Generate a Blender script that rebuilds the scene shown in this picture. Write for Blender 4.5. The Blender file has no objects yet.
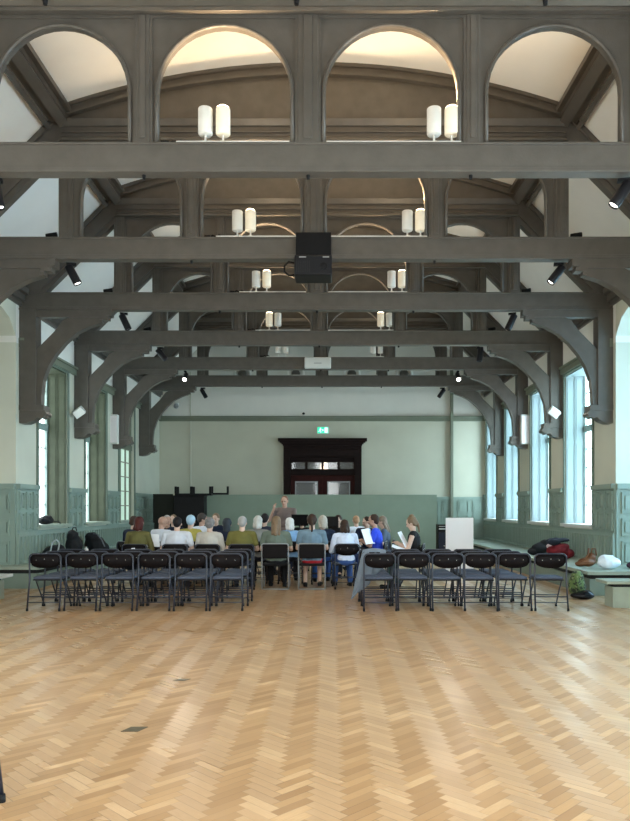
import bpy, math, random
from mathutils import Vector, Matrix, noise
R = math.radians
PI = math.pi
random.seed(7)
JR = random.Random(11)
COL = bpy.context.scene.collection
# the hall is laid out in drawing units and brought to metres by these factors
SA, SYA = 0.9355, 0.9905
CX, CH, FPX = 0.243, 1.45, 720.0          # camera x, camera height, focal length in px of the 630 px frame

# ------------------------------------------------------------------ materials
class NT:
    def __init__(s, name):
        s.m = bpy.data.materials.new(name); s.m.use_nodes = True
        s.t = s.m.node_tree; s.n = s.t.nodes; s.l = s.t.links
        s.b = s.n['Principled BSDF']
    def put(s, sock, v):
        if hasattr(v, 'is_output') or isinstance(v, bpy.types.NodeSocket): s.l.new(v, sock)
        else: sock.default_value = v
    def math(s, op, a, b=None, c=None):
        n = s.n.new('ShaderNodeMath'); n.operation = op
        s.put(n.inputs[0], a)
        if b is not None: s.put(n.inputs[1], b)
        if c is not None: s.put(n.inputs[2], c)
        return n.outputs[0]
    def mix(s, f, a, b):
        n = s.n.new('ShaderNodeMix'); n.data_type = 'RGBA'
        s.put(n.inputs[0], f); s.put(n.inputs[6], a); s.put(n.inputs[7], b)
        return n.outputs[2]
    def pos(s):
        return s.n.new('ShaderNodeNewGeometry').outputs['Position']
    def noise(s, scale, detail=3, vec=None, rough=.5):
        n = s.n.new('ShaderNodeTexNoise'); n.inputs['Scale'].default_value = scale
        n.inputs['Detail'].default_value = detail; n.inputs['Roughness'].default_value = rough
        s.l.new(vec if vec is not None else s.pos(), n.inputs['Vector'])
        return n.outputs['Fac']
    def ramp(s, f, lo, hi):
        n = s.n.new('ShaderNodeMapRange'); s.l.new(f, n.inputs[0])
        n.inputs[1].default_value = lo; n.inputs[2].default_value = hi
        return n.outputs[0]
    def bump(s, h, strength=.2, dist=.01):
        n = s.n.new('ShaderNodeBump'); n.inputs['Strength'].default_value = strength
        n.inputs['Distance'].default_value = dist; s.l.new(h, n.inputs['Height'])
        s.l.new(n.outputs[0], s.b.inputs['Normal'])
def c4(c): return (c[0], c[1], c[2], 1)
def paint(name, col, rough=.5, vary=.08, scale=3.0, bump=.0, bscale=60, metal=0, spec=.5):
    t = NT(name)
    d = tuple(max(0, v * (1 - vary)) for v in col); u = tuple(v * (1 + vary) for v in col)
    t.l.new(t.mix(t.ramp(t.noise(scale), .3, .7), c4(d), c4(u)), t.b.inputs['Base Color'])
    t.b.inputs['Roughness'].default_value = rough; t.b.inputs['Metallic'].default_value = metal
    t.b.inputs['Specular IOR Level'].default_value = spec
    if bump: t.bump(t.noise(bscale, 4), bump, .01)
    return t.m
def glow(name, col, strength):
    t = NT(name); t.b.inputs['Base Color'].default_value = c4(col)
    t.b.inputs['Emission Color'].default_value = c4(col); t.b.inputs['Emission Strength'].default_value = strength
    t.b.inputs['Roughness'].default_value = .4
    return t.m
def window_light(name, col, strength, green):
    # frosted daylight pane: paler above, faint tree colour in patches
    t = NT(name)
    f = t.ramp(t.noise(.9, 3), .42, .68)
    c = t.mix(f, c4(col), c4(green))
    t.l.new(c, t.b.inputs['Emission Color']); t.b.inputs['Emission Strength'].default_value = strength
    t.b.inputs['Base Color'].default_value = (.5, .55, .55, 1); t.b.inputs['Roughness'].default_value = .2
    return t.m
def herringbone():
    t = NT('oak herringbone parquet')
    sep = t.n.new('ShaderNodeSeparateXYZ'); t.l.new(t.pos(), sep.inputs[0])
    x, y = sep.outputs[0], sep.outputs[1]
    W = .0585
    k_ = 1 / (math.sqrt(2) * W)
    u = t.math('MULTIPLY', t.math('ADD', x, y), k_)
    v = t.math('MULTIPLY', t.math('SUBTRACT', y, x), k_)
    i = t.math('FLOOR', u); j = t.math('FLOOR', v)
    fu = t.math('SUBTRACT', u, i); fv = t.math('SUBTRACT', v, j)
    k = t.math('FLOORED_MODULO', t.math('SUBTRACT', i, j), 8.0)
    isv = t.math('GREATER_THAN', k, 3.5)
    # horizontal block
    ha = t.math('ADD', fu, k); hi = t.math('SUBTRACT', i, k)
    kv = t.math('SUBTRACT', 7.0, k)
    va = t.math('ADD', fv, kv); vj = t.math('SUBTRACT', j, kv)
    def sel(a, b): return t.math('ADD', t.math('MULTIPLY', a, t.math('SUBTRACT', 1.0, isv)), t.math('MULTIPLY', b, isv))
    along = sel(ha, va); across = sel(fv, fu); idx = sel(hi, i); idy = sel(j, vj)
    edge = t.math('MINIMUM', t.math('MINIMUM', along, t.math('SUBTRACT', 4.0, along)),
                  t.math('MINIMUM', across, t.math('SUBTRACT', 1.0, across)))
    comb = t.n.new('ShaderNodeCombineXYZ'); t.l.new(idx, comb.inputs[0]); t.l.new(idy, comb.inputs[1]); t.l.new(isv, comb.inputs[2])
    wn = t.n.new('ShaderNodeTexWhiteNoise'); wn.noise_dimensions = '3D'; t.l.new(comb.outputs[0], wn.inputs['Vector'])
    rnd = wn.outputs['Value']
    # grain along the block
    g = t.n.new('ShaderNodeCombineXYZ')
    t.l.new(t.math('MULTIPLY', along, .6), g.inputs[0]); t.l.new(t.math('MULTIPLY', across, 7.0), g.inputs[1])
    t.l.new(t.math('MULTIPLY', rnd, 57.0), g.inputs[2])
    grain = t.noise(1.6, 4, g.outputs[0], .6)
    base = t.mix(rnd, (.47, .275, .13, 1), (.30, .16, .07, 1))
    pale = t.math('GREATER_THAN', rnd, .90)
    base = t.mix(t.math('MULTIPLY', pale, .8), base, (.60, .38, .20, 1))
    base = t.mix(t.math('MULTIPLY', isv, .40), base, (.58, .39, .245, 1))  # one block direction mixed paler, painting its sheen into the colour
    base = t.mix(t.math('MULTIPLY', t.ramp(grain, .35, .75), .35), base, (.32, .185, .085, 1))
    wear = t.ramp(t.noise(.55, 4), .45, .75)
    base = t.mix(t.math('MULTIPLY', wear, .25), base, (.55, .38, .235, 1))
    # age grime in the joints
    seam = t.ramp(edge, .0, .05)
    jn = t.ramp(t.noise(1.7, 2), .42, .62)
    sm = t.math('MULTIPLY', t.math('SUBTRACT', 1.0, seam), t.math('ADD', .25, t.math('MULTIPLY', jn, .6)))
    base = t.mix(sm, base, (.10, .055, .025, 1))
    t.l.new(base, t.b.inputs['Base Color'])
    r = t.math('ADD', .40, t.math('MULTIPLY', isv, -.14))
    r = t.math('ADD', r, t.math('MULTIPLY', rnd, .10))
    r = t.math('ADD', r, t.math('MULTIPLY', wear, .06))
    t.l.new(r, t.b.inputs['Roughness'])
    t.b.inputs['Specular IOR Level'].default_value = .6
    t.b.inputs['Coat Weight'].default_value = .5; t.b.inputs['Coat Roughness'].default_value = .27
    # boards lie at slightly different tilts
    nm = t.n.new('ShaderNodeVectorMath'); nm.operation = 'ADD'
    cn = t.n.new('ShaderNodeSeparateColor'); t.l.new(wn.outputs['Color'], cn.inputs[0])
    tilt = t.n.new('ShaderNodeCombineXYZ')
    t.l.new(t.math('ADD', t.math('MULTIPLY', t.math('SUBTRACT', cn.outputs[0], .5), .020), t.math('MULTIPLY', t.math('SUBTRACT', isv, .5), .05)), tilt.inputs[0])
    t.l.new(t.math('ADD', t.math('MULTIPLY', t.math('SUBTRACT', cn.outputs[1], .5), .022), t.math('MULTIPLY', t.math('SUBTRACT', isv, .5), -.016)), tilt.inputs[1])
    bm_ = t.n.new('ShaderNodeBump'); bm_.inputs['Strength'].default_value = .25; bm_.inputs['Distance'].default_value = .004
    t.l.new(t.math('MULTIPLY', seam, 1.0), bm_.inputs['Height'])
    t.l.new(bm_.outputs[0], nm.inputs[0]); t.l.new(tilt.outputs[0], nm.inputs[1])
    nz = t.n.new('ShaderNodeVectorMath'); nz.operation = 'NORMALIZE'; t.l.new(nm.outputs[0], nz.inputs[0])
    t.l.new(nz.outputs[0], t.b.inputs['Normal']); t.l.new(nz.outputs[0], t.b.inputs['Coat Normal'])
    return t.m
def camo(name):
    t = NT(name)
    f = t.noise(14, 3)
    a = t.mix(t.math('GREATER_THAN', f, .5), (.02, .03, .015, 1), (.10, .16, .05, 1))
    a = t.mix(t.math('GREATER_THAN', t.noise(22, 2), .6), a, (.20, .24, .12, 1))
    t.l.new(a, t.b.inputs['Base Color']); t.b.inputs['Roughness'].default_value = .8
    return t.m

M = {}
M['floor'] = herringbone()
M['timber'] = paint('grey brown painted timber', (.092, .082, .071), .36, .10, 6, .12, 45, spec=.35)
M['plaster'] = paint('white ceiling plaster', (.80, .79, .76), .9, .03, 1.5)
M['wall'] = paint('pale sage wall paint', (.53, .54, .45), .75, .05, 1.2, .05, 30)
M['farwall'] = paint('sage green wall paint', (.50, .50, .405), .75, .05, 1.2, .05, 30)
M['cream'] = paint('cream plaster above the rail', (.70, .69, .64), .85, .03, 1.5)
M['dado'] = paint('green grey dado paint', (.23, .30, .26), .5, .06, 2, spec=.3)
M['rail'] = paint('dull green rail paint', (.15, .17, .125), .5, .06, 3)
M['frame'] = paint('dark green window frame paint', (.11, .15, .12), .5, .06, 3)
M['reveal_w'] = paint('pale blue green shutter lining', (.20, .255, .265), .6, .05, 2, spec=.2)
M['reveal_g'] = paint('mid green shutter lining', (.062, .072, .048), .6, .14, 5, spec=.2)  # left linings, set darker than the right ones
M['screen'] = paint('green screen board', (.215, .28, .225), .7, .05, 2)
M['slab'] = paint('worn green grey bench top', (.30, .35, .29), .5, .12, 4)
M['riser'] = paint('dark green grey bench front', (.20, .26, .22), .6, .06, 3)
M['gap'] = paint('black gap shade', (.012, .012, .012), .8, .1)  # near-black colour stands in for shade under overhanging tops
M['mahogany'] = paint('dark mahogany', (.009, .0035, .003), .6, .3, 8, spec=.12)
M['mahogany_red'] = paint('reddish mahogany', (.030, .005, .004), .6, .3, 8, spec=.12)
M['black'] = paint('black plastic', (.006, .006, .007), .5, .2, 8, spec=.15)
M['blackmetal'] = paint('black enamel steel', (.008, .008, .010), .4, .1, 8, spec=.2)
M['tube'] = paint('dark grey steel tube', (.016, .020, .034), .3, .1, 8, spec=.5)
M['seatpad'] = paint('charcoal blue seat fabric', (.07, .082, .115), .85, .12, 40, .2, 300, spec=.2)
M['chairback'] = paint('brown black vinyl back', (.005, .0035, .004), .6, .2, 8, spec=.10)
M['white'] = paint('white enamel', (.72, .70, .66), .4, .03, 4)
M['whitebox'] = paint('off white plastic', (.60, .62, .60), .45, .03, 4)
M['board'] = paint('white foam board', (.80, .76, .78), .6, .02, 2)
M['paper'] = paint('white paper', (.80, .82, .86), .8, .02, 5)
M['grey'] = paint('mid grey metal', (.25, .26, .27), .4, .08, 5)
M['chrome'] = paint('polished steel', (.55, .55, .56), .2, .05, 5, metal=.9)
M['lampon'] = glow('lit lamp disc', (1, .80, .52), 14)
M['spoton'] = glow('lit spotlight lens', (1, .95, .86), 16)
M['shade_on'] = NT('lit white lamp shade').m
_b = M['shade_on'].node_tree.nodes['Principled BSDF']
_b.inputs['Base Color'].default_value = (.8, .74, .62, 1); _b.inputs['Emission Color'].default_value = (1, .78, .5, 1); _b.inputs['Emission Strength'].default_value = .18
M['exit_green'] = glow('lit exit sign green', (.03, .62, .38), .9)
M['exit_white'] = glow('lit exit sign white', (.75, 1, .9), 1.0)
M['win_r'] = window_light('bright daylight pane', (.68, .88, 1.0), 13, (.54, .82, .88))
M['win_a'] = window_light('alcove daylight pane', (.42, .74, 1.0), 15, (.42, .72, .95))
M['win_b'] = window_light('soft alcove daylight pane', (.9, .95, .9), .9, (.6, .75, .6))
M['win_l'] = window_light('soft daylight pane', (.86, .95, .97), 5.5, (.76, .88, .82))
M['win_green'] = window_light('green daylight pane', (.36, .50, .38), .95, (.28, .42, .30))
M['camo'] = camo('camouflage cloth')
M['sock'] = paint('tarnished brass lid', (.07, .055, .032), .5, .2, 30)
t_ = NT('clear door glass'); t_.b.inputs['Base Color'].default_value = (.30, .30, .32, 1)
t_.b.inputs['Roughness'].default_value = .04; t_.b.inputs['Transmission Weight'].default_value = .65; t_.b.inputs['IOR'].default_value = 1.45
M['glass'] = t_.m
def cloth(name, col, rough=.85): 
    if name not in M: M[name] = paint(name, col, rough, .10, 9, .15, 120, spec=.2 if max(col) < .1 else .4)
    return M[name]
M['skin_pale'] = paint('pale skin', (.56, .38, .30), .6, .06, 12)
M['skin_mid'] = paint('mid skin', (.44, .26, .19), .6, .06, 12)
M['lip'] = paint('lips', (.35, .11, .09), .5, .05)
M['eye'] = paint('dark eye', (.02, .015, .012), .2, .05)

# ------------------------------------------------------------------ mesh builder
class MB:
    def __init__(s, sc=None): s.v = []; s.f = []; s.sc = sc
    def add(s, vs, fs):
        o = len(s.v); s.v += [tuple(p) for p in vs]; s.f += [tuple(o + i for i in f) for f in fs]; return s
    def box(s, x0, x1, y0, y1, z0, z1):
        # hair's-breadth oversize so that no two boxes of a mesh share a face plane
        e = [JR.uniform(0, .0009) for _ in range(6)]
        x0, x1 = min(x0, x1) - e[0], max(x0, x1) + e[1]; y0, y1 = min(y0, y1) - e[2], max(y0, y1) + e[3]; z0 -= e[4]; z1 += e[5]
        vs = [(x, y, z) for z in (z0, z1) for y in (y0, y1) for x in (x0, x1)]
        return s.add(vs, [(0, 2, 3, 1), (4, 5, 7, 6), (0, 1, 5, 4), (2, 6, 7, 3), (0, 4, 6, 2), (1, 3, 7, 5)])
    def prism(s, poly, y0, y1, axis='y'):
        # convex-ish outline in (a, z) pushed from y0 to y1; axis 'x' means the outline is in (y, z)
        n = len(poly); e = JR.uniform(0, .0009); y0, y1 = (y0 - e, y1 + e) if y0 < y1 else (y0 + e, y1 - e)
        mk = (lambda a, z, d: (a, d, z)) if axis == 'y' else ((lambda a, z, d: (d, a, z)) if axis == 'x' else (lambda a, z, d: (a, z, d)))
        vs = [mk(a, z, y0) for a, z in poly] + [mk(a, z, y1) for a, z in poly]
        fs = [tuple(range(n)), tuple(range(2 * n - 1, n - 1, -1))]
        fs += [(i, i + n, (i + 1) % n + n, (i + 1) % n) for i in range(n)]
        return s.add(vs, fs)
    def strip(s, lo, hi, y0, y1, axis='y'):
        # band between two point rows, closed solid made of one shell
        n = len(lo); e = JR.uniform(0, .0009); y0, y1 = (y0 - e, y1 + e) if y0 < y1 else (y0 + e, y1 - e)
        mk = (lambda a, z, d: (a, d, z)) if axis == 'y' else (lambda a, z, d: (d, a, z))
        vs = []
        for d in (y0, y1):
            vs += [mk(a, z, d) for a, z in lo] + [mk(a, z, d) for a, z in hi]
        fs = []
        for i in range(n - 1):
            fs.append((i, i + 1, n + i + 1, n + i)); fs.append((2 * n + i, 3 * n + i, 3 * n + i + 1, 2 * n + i + 1))
            fs.append((i, 2 * n + i, 2 * n + i + 1, i + 1)); fs.append((n + i, n + i + 1, 3 * n + i + 1, 3 * n + i))
        fs.append((0, n, 3 * n, 2 * n)); fs.append((n - 1, 3 * n - 1, 4 * n - 1, 2 * n - 1))
        return s.add(vs, fs)
    def bar(s, p, q, w, h, up=(0, 0, 1)):
        p, q = Vector(p), Vector(q); d = (q - p).normalized(); a = d.cross(Vector(up))
        if a.length < 1e-4: a = d.cross(Vector((0, 1, 0)))
        a.normalize(); b = a.cross(d).normalized()
        vs = []
        for c in (p, q):
            for sa, sb in ((-1, -1), (1, -1), (1, 1), (-1, 1)): vs.append(c + a * sa * w / 2 + b * sb * h / 2)
        return s.add(vs, [(0, 1, 2, 3), (7, 6, 5, 4)] + [(i, i + 4, (i + 1) % 4 + 4, (i + 1) % 4) for i in range(4)])
    def tube(s, pts, r, n=8, cap=True):
        pts = [Vector(p) for p in pts]; rs = r if isinstance(r, (list, tuple)) else [r] * len(pts)
        d0 = (pts[1] - pts[0]).normalized(); a = d0.cross(Vector((0, 0, 1)))
        if a.length < 1e-3: a = d0.cross(Vector((0, 1, 0)))
        a.normalize(); vs = []
        for i, p in enumerate(pts):
            d = ((pts[i + 1] - p) if i == 0 else (p - pts[i - 1]) if i == len(pts) - 1 else (pts[i + 1] - p).normalized() + (p - pts[i - 1]).normalized()).normalized()
            a = (a - d * a.dot(d)); a.normalize(); b = d.cross(a)
            for k in range(n):
                t = 2 * PI * k / n; vs.append(p + (a * math.cos(t) + b * math.sin(t)) * rs[i])
        fs = []
        for i in range(len(pts) - 1):
            for k in range(n): fs.append((i * n + k, i * n + (k + 1) % n, (i + 1) * n + (k + 1) % n, (i + 1) * n + k))
        if cap: fs.append(tuple(range(n - 1, -1, -1))); fs.append(tuple((len(pts) - 1) * n + k for k in range(n)))
        return s.add(vs, fs)
    def ell(s, c, r, mat=None, n=12, m=8):
        vs = [Vector((0, 0, -1))]
        for i in range(1, m):
            ph = -PI / 2 + PI * i / m
            for k in range(n): vs.append(Vector((math.cos(ph) * math.cos(2 * PI * k / n), math.cos(ph) * math.sin(2 * PI * k / n), math.sin(ph))))
        vs.append(Vector((0, 0, 1)))
        out = []
        for v in vs:
            p = Vector((v.x * r[0], v.y * r[1], v.z * r[2]))
            if mat is not None: p = mat @ p
            out.append(p + Vector(c))
        fs = [(0, 1 + (k + 1) % n, 1 + k) for k in range(n)]
        for i in range(m - 2):
            for k in range(n): fs.append((1 + i * n + k, 1 + i * n + (k + 1) % n, 1 + (i + 1) * n + (k + 1) % n, 1 + (i + 1) * n + k))
        L = len(vs) - 1
        fs += [(L, 1 + (m - 2) * n + k, 1 + (m - 2) * n + (k + 1) % n) for k in range(n)]
        return s.add(out, fs)
    def caps(s, p, rp, q, rq, n=10):
        # tapered capsule
        p, q = Vector(p), Vector(q); d = (q - p)
        if d.length < 1e-5: return s.ell(p, (rp,) * 3)
        d.normalize(); pts = []; rs = []
        for a in (85, 60, 30): pts.append(p - d * rp * math.sin(R(a))); rs.append(rp * math.cos(R(a)))
        pts.append(p); rs.append(rp); pts.append((p + q) / 2); rs.append((rp + rq) / 2); pts.append(q); rs.append(rq)
        for a in (30, 60, 85): pts.append(q + d * rq * math.sin(R(a))); rs.append(rq * math.cos(R(a)))
        return s.tube(pts, rs, n)
    def lathe(s, prof, c, n=20, mat=None):
        vs = []
        for r, z in prof:
            for k in range(n):
                p = Vector((r * math.cos(2 * PI * k / n), r * math.sin(2 * PI * k / n), z))
                if mat is not None: p = mat @ p
                vs.append(p + Vector(c))
        fs = []
        for i in range(len(prof) - 1):
            for k in range(n): fs.append((i * n + k, i * n + (k + 1) % n, (i + 1) * n + (k + 1) % n, (i + 1) * n + k))
        fs.append(tuple(range(n - 1, -1, -1))); fs.append(tuple((len(prof) - 1) * n + k for k in range(n)))
        return s.add(vs, fs)
    def mesh(s, name, mat, smooth=False):
        me = bpy.data.meshes.new(name)
        vs = s.v if s.sc is None else [(x * s.sc[0], y * s.sc[1], z * s.sc[2]) for x, y, z in s.v]
        me.from_pydata([tuple(v) for v in vs], [], s.f); me.update()
        import bmesh
        bm = bmesh.new(); bm.from_mesh(me); bmesh.ops.recalc_face_normals(bm, faces=bm.faces); bm.to_mesh(me); bm.free()
        if mat is not None: me.materials.append(mat)
        if smooth:
            for p in me.polygons: p.use_smooth = True
        return me
    def build(s, name, mat, parent=None, smooth=False, bevel=0):
        o = bpy.data.objects.new(name, s.mesh(name, mat, smooth)); COL.objects.link(o)
        if parent is not None: o.parent = parent
        if bevel:
            b = o.modifiers.new('bevel', 'BEVEL'); b.width = bevel; b.segments = 2; b.limit_method = 'ANGLE'
        return o
AS = (SA, SYA, SA)
def A(): return MB(AS)
def tag(o, label=None, cat=None, group=None, kind=None):
    if label: o['label'] = label
    if cat: o['category'] = cat
    if group: o['group'] = group
    if kind: o['kind'] = kind
    return o
def struct(o): o['kind'] = 'structure'; return o
def thing(name, label, cat, loc=(0, 0, 0), rz=0, group=None):
    o = bpy.data.objects.new(name, None); COL.objects.link(o); o.empty_display_size = .1
    o.location = loc; o.rotation_euler = (0, 0, rz)
    return tag(o, label, cat, group)
def copy_tree(o, parent=None):
    c = o.copy(); COL.objects.link(c)
    if parent is not None: c.parent = parent
    for ch in list(o.children): copy_tree(ch, c)
    return c
def fused(mb, voxel=.01, smooth=3, amp=0, freq=8, seed=0):
    me = mb.mesh('tmp', None); o = bpy.data.objects.new('tmp', me); COL.objects.link(o)
    r = o.modifiers.new('r', 'REMESH'); r.mode = 'VOXEL'; r.voxel_size = voxel
    if smooth:
        m = o.modifiers.new('s', 'SMOOTH'); m.factor = .5; m.iterations = smooth
    dg = bpy.context.evaluated_depsgraph_get(); dg.update()
    out = bpy.data.meshes.new_from_object(o.evaluated_get(dg))
    bpy.data.objects.remove(o); bpy.data.meshes.remove(me)
    if amp:
        for v in out.vertices:
            n = noise.noise_vector(v.co * freq + Vector((seed, 0, 0)))
            v.co += n * amp
    for p in out.polygons: p.use_smooth = True
    return out
def link_mesh(name, me, mat, parent=None):
    me.name = name; me.materials.clear(); me.materials.append(mat)
    o = bpy.data.objects.new(name, me); COL.objects.link(o)
    if parent is not None: o.parent = parent
    return o
def w(x, y, z): return (x * SA, y * SYA, z * SA)
def at(px, k): return CX + (px - 330) / k, FPX / k      # place by image column and depth scale (px per metre)

# ------------------------------------------------------------------ the room shell (drawing units)
XL, XR, YB, YF = -5.94, 5.90, -3.6, 24.72
WT = .56
f_ = A(); f_.box(-8.8, 8.8, YB - .3, YF + 3.2, -.12, 0)
struct(f_.build('floor', M['floor']))
# ceiling: two sloped planes and a shallow vault
prof = [(-6.15, 5.745)] + [(-4.05, 7.845)]
arc = [(-4.03 + 8.06 * i / 24, 8.60 - .68 * ((-4.03 + 8.06 * i / 24) / 4.03) ** 2) for i in range(25)]
prof = [(-6.3, 5.59), (-4.06, 7.84)] + arc + [(4.06, 7.84), (6.3, 5.59)]
c_ = A(); c_.strip(prof, [(x, z + .15) for x, z in prof], YB - .2, YF + .3)
struct(c_.build('ceiling', M['plaster']))

def side_wall(name, sx, windows, alc):
    X0 = abs(XL if sx < 0 else XR)
    wl = A(); up = A(); dd = A()
    def bx(y0, y1, z0, z1, mb=wl, x0=None, x1=None): mb.box(sx * (X0 if x0 is None else x0), sx * (X0 + WT if x1 is None else x1), y0, y1, z0, z1)
    ys = [YB]
    # openings sorted; alcove handled apart
    cur = YB
    for (a, b, z0, z1) in windows:
        bx(cur, a, 0, 4.82); bx(a, b, 0, z0); bx(a, b, z1, 4.82); cur = b
        if cur < alc[0] and all(not (b < o[0] < alc[0]) for o in windows):
            bx(cur, alc[0], 0, 4.82); cur = alc[1]
    bx(cur, YF, 0, 4.82)
    # arched opening of the alcove
    n = 16; lo = []
    for i in range(n + 1):
        y = alc[0] + (alc[1] - alc[0]) * i / n; t = (y - (alc[0] + alc[1]) / 2) / ((alc[1] - alc[0]) / 2)
        lo.append((y, 4.82 + .13 + .58 * math.sqrt(max(0, 1 - t * t))))
    up.box(sx * X0, sx * (X0 + WT), YB, alc[0], 4.82, 5.98); up.box(sx * X0, sx * (X0 + WT), alc[1], YF, 4.82, 5.98)
    top = [(y, 5.98) for y, z in lo]
    x0, x1 = sorted((sx * X0, sx * (X0 + WT)))
    ar = A(); ar.strip(lo, top, x0, x1, axis='x')
    # alcove shell
    al = A()
    al.box(sx * (X0 + WT), sx * 8.75, alc[1], alc[1] + .3, 0, 6); al.box(sx * (X0 + WT), sx * 8.75, alc[0] - .3, alc[0], 0, 6)
    al.box(sx * X0, sx * 8.75, alc[0] - .3, alc[1] + .3, 5.98, 6.1)
    wa = alc[0] + .9; wb = alc[1] - .35
    al.box(sx * 8.6, sx * 8.75, alc[0], wa, 0, 6); al.box(sx * 8.6, sx * 8.75, wb, alc[1], 0, 6)
    al.box(sx * 8.6, sx * 8.75, wa, wb, 0, 1.3); al.box(sx * 8.6, sx * 8.75, wa, wb, 5.0, 6)
    root = struct(wl.build(name, M['wall']))
    ar.build('alcove_arch', M['wall'], root); u = up.build('upper_plaster', M['cream'], root); a_ = al.build('alcove_shell', M['wall'], root)
    return root, (wa, wb)
LW = [(.2, 2.6, 1.18, 4.7), (4.4, 6.8, 1.18, 4.7), (14.42, 16.02, 1.18, 4.72), (17.2, 18.8, 1.18, 4.72), (19.95, 21.5, 1.18, 4.72)]
RW = [(.2, 2.6, 1.18, 4.7), (4.4, 6.8, 1.18, 4.7), (14.58, 16.30, 1.18, 4.72), (17.42, 19.05, 1.18, 4.72), (20.3, 21.85, 1.18, 4.72), (22.98, 24.45, 1.18, 4.72)]
ALC = (9.2, 13.42)
wl_root, lwa = side_wall('wall_left', -1, LW, ALC)
wr_root, rwa = side_wall('wall_right', 1, RW, ALC)
# far wall with doorway
DX0, DX1, DZ = -1.32, 1.30, 3.80
fw = A()
fw.box(-6.6, DX0, YF, YF + .4, 0, 4.79); fw.box(DX1, 6.6, YF, YF + .4, 0, 4.79); fw.box(DX0, DX1, YF, YF + .4, DZ, 4.79)
wf = struct(fw.build('wall_far', M['farwall']))
fu = A(); fu.box(-6.6, 6.6, YF, YF + .4, 4.79, 9); fu.build('upper_plaster', M['cream'], wf)
bw = A(); bw.box(-9, 9, YB - .4, YB, 0, 9); struct(bw.build('wall_near', M['wall']))
# corridor behind the doors
cr = A()
cr.box(-2.2, -2.0, YF + .4, YF + 3, 0, 4.4); cr.box(2.0, 2.2, YF + .4, YF + 3, 0, 4.4); cr.box(-2.2, 2.2, YF + 3, YF + 3.2, 0, 4.4); cr.box(-2.2, 2.2, YF + .4, YF + 3.2, 4.3, 4.45)
struct(cr.build('wall_corridor', M['mahogany_red']))

# rails, wall plates, purlins
def run_trim(n, mb, mat, bevel=0):
    return struct(mb.build('trim_%d' % n, mat, bevel=bevel))
tr = A(); tr.box(-5.94, 5.9, YF - .07, YF, 4.70, 4.88); tr.box(-5.94, 5.9, YF - .11, YF, 4.83, 4.88); run_trim(1, tr, M['rail'])
n_ = 2
for sx, X0 in ((-1, 5.94), (1, 5.90)):
    m = A()
    for a, b in ((YB, ALC[0] - .15), (ALC[1] + .12, YF)):
        m.box(sx * (X0 - .07), sx * X0, a, b, 4.76, 4.93); m.box(sx * (X0 - .11), sx * X0, a, b, 4.89, 4.94)
    run_trim(n_, m, M['rail']); n_ += 1
    m = A(); m.box(sx * (X0 - .12), sx * X0, YB, YF, 5.66, 5.86); m.box(sx * (X0 - .2), sx * X0, YB, YF, 5.80, 5.92); m.box(sx * (X0 - .06), sx * X0, YB, YF, 5.58, 5.68)
    run_trim(n_, m, M['timber']); n_ += 1
    m = A()
    m.bar((sx * 4.08, YB, 7.80), (sx * 4.08, YF, 7.80), .30, .22, up=(sx * .55, 0, 1)); m.bar((sx * 4.0, YB, 7.70), (sx * 4.0, YF, 7.70), .16, .18, up=(sx * .55, 0, 1))
    m.bar((sx * 4.22, YB, 7.60), (sx * 4.22, YF, 7.60), .07, .12, up=(sx * .9, 0, 1)); m.bar((sx * 3.88, YB, 7.86), (sx * 3.88, YF, 7.86), .08, .08)
    run_trim(n_, m, M['timber']); n_ += 1

# dado panelling
def raised(mb, plane, sx, pos, a0, a1, z0, z1, dep=.035):
    # a framed raised panel on a wall plane; plane 'x' faces the hall from a side wall, 'y' faces the camera
    fr = .03
    def bx(p, q, r, s_, d):
        if plane == 'x': mb.box(pos, pos - sx * d, p, q, r, s_)
        else: mb.box(p, q, pos - d, pos, r, s_)
    bx(a0, a1, z0, z0 + fr, dep); bx(a0, a1, z1 - fr, z1, dep); bx(a0, a0 + fr, z0, z1, dep); bx(a1 - fr, a1, z0, z1, dep)
    if a1 - a0 > .14: bx(a0 + .065, a1 - .065, z0 + .07, z1 - .07, dep * .9)
def dado_side(sx, X0, windows):
    m = A()
    segs = []; cur = ALC[1]
    for (a, b, z0, z1) in windows:
        if a < ALC[1]: continue
        segs.append((cur, a - .06, 'pier')); segs.append((a - .06, b + .06, 'under')); cur = b + .06
    segs.append((cur, YF, 'pier'))
    bk = X0 - .03
    for a, b, kd in segs:
        ztop = 1.98 if kd == 'pier' else 1.08
        m.box(sx * bk, sx * X0, a, b, .0, ztop)
        m.box(sx * (bk - .03), sx * X0, a, b, .98, 1.05)
        if kd == 'pier':
            m.box(sx * (bk - .06), sx * X0, a, b, 1.93, 2.03); 
            w_ = b - a; n = max(2, round(w_ / .34)); st = w_ / n
            for i in range(n):
                raised(m, 'x', sx, sx * bk, a + i * st + .05, a + (i + 1) * st - .05, 1.52, 1.88)
                raised(m, 'x', sx, sx * bk, a + i * st + .05, a + (i + 1) * st - .05, 1.10, 1.46)
        n = max(3, round((b - a) / .17)); st = (b - a) / n
        for i in range(n + 1):
            y = a + i * st; m.box(sx * (bk - .04), sx * bk, y - .022, y + .022, .42, .98)
        m.box(sx * (bk - .03), sx * X0, a, b, .40, .50)
    return m
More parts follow.
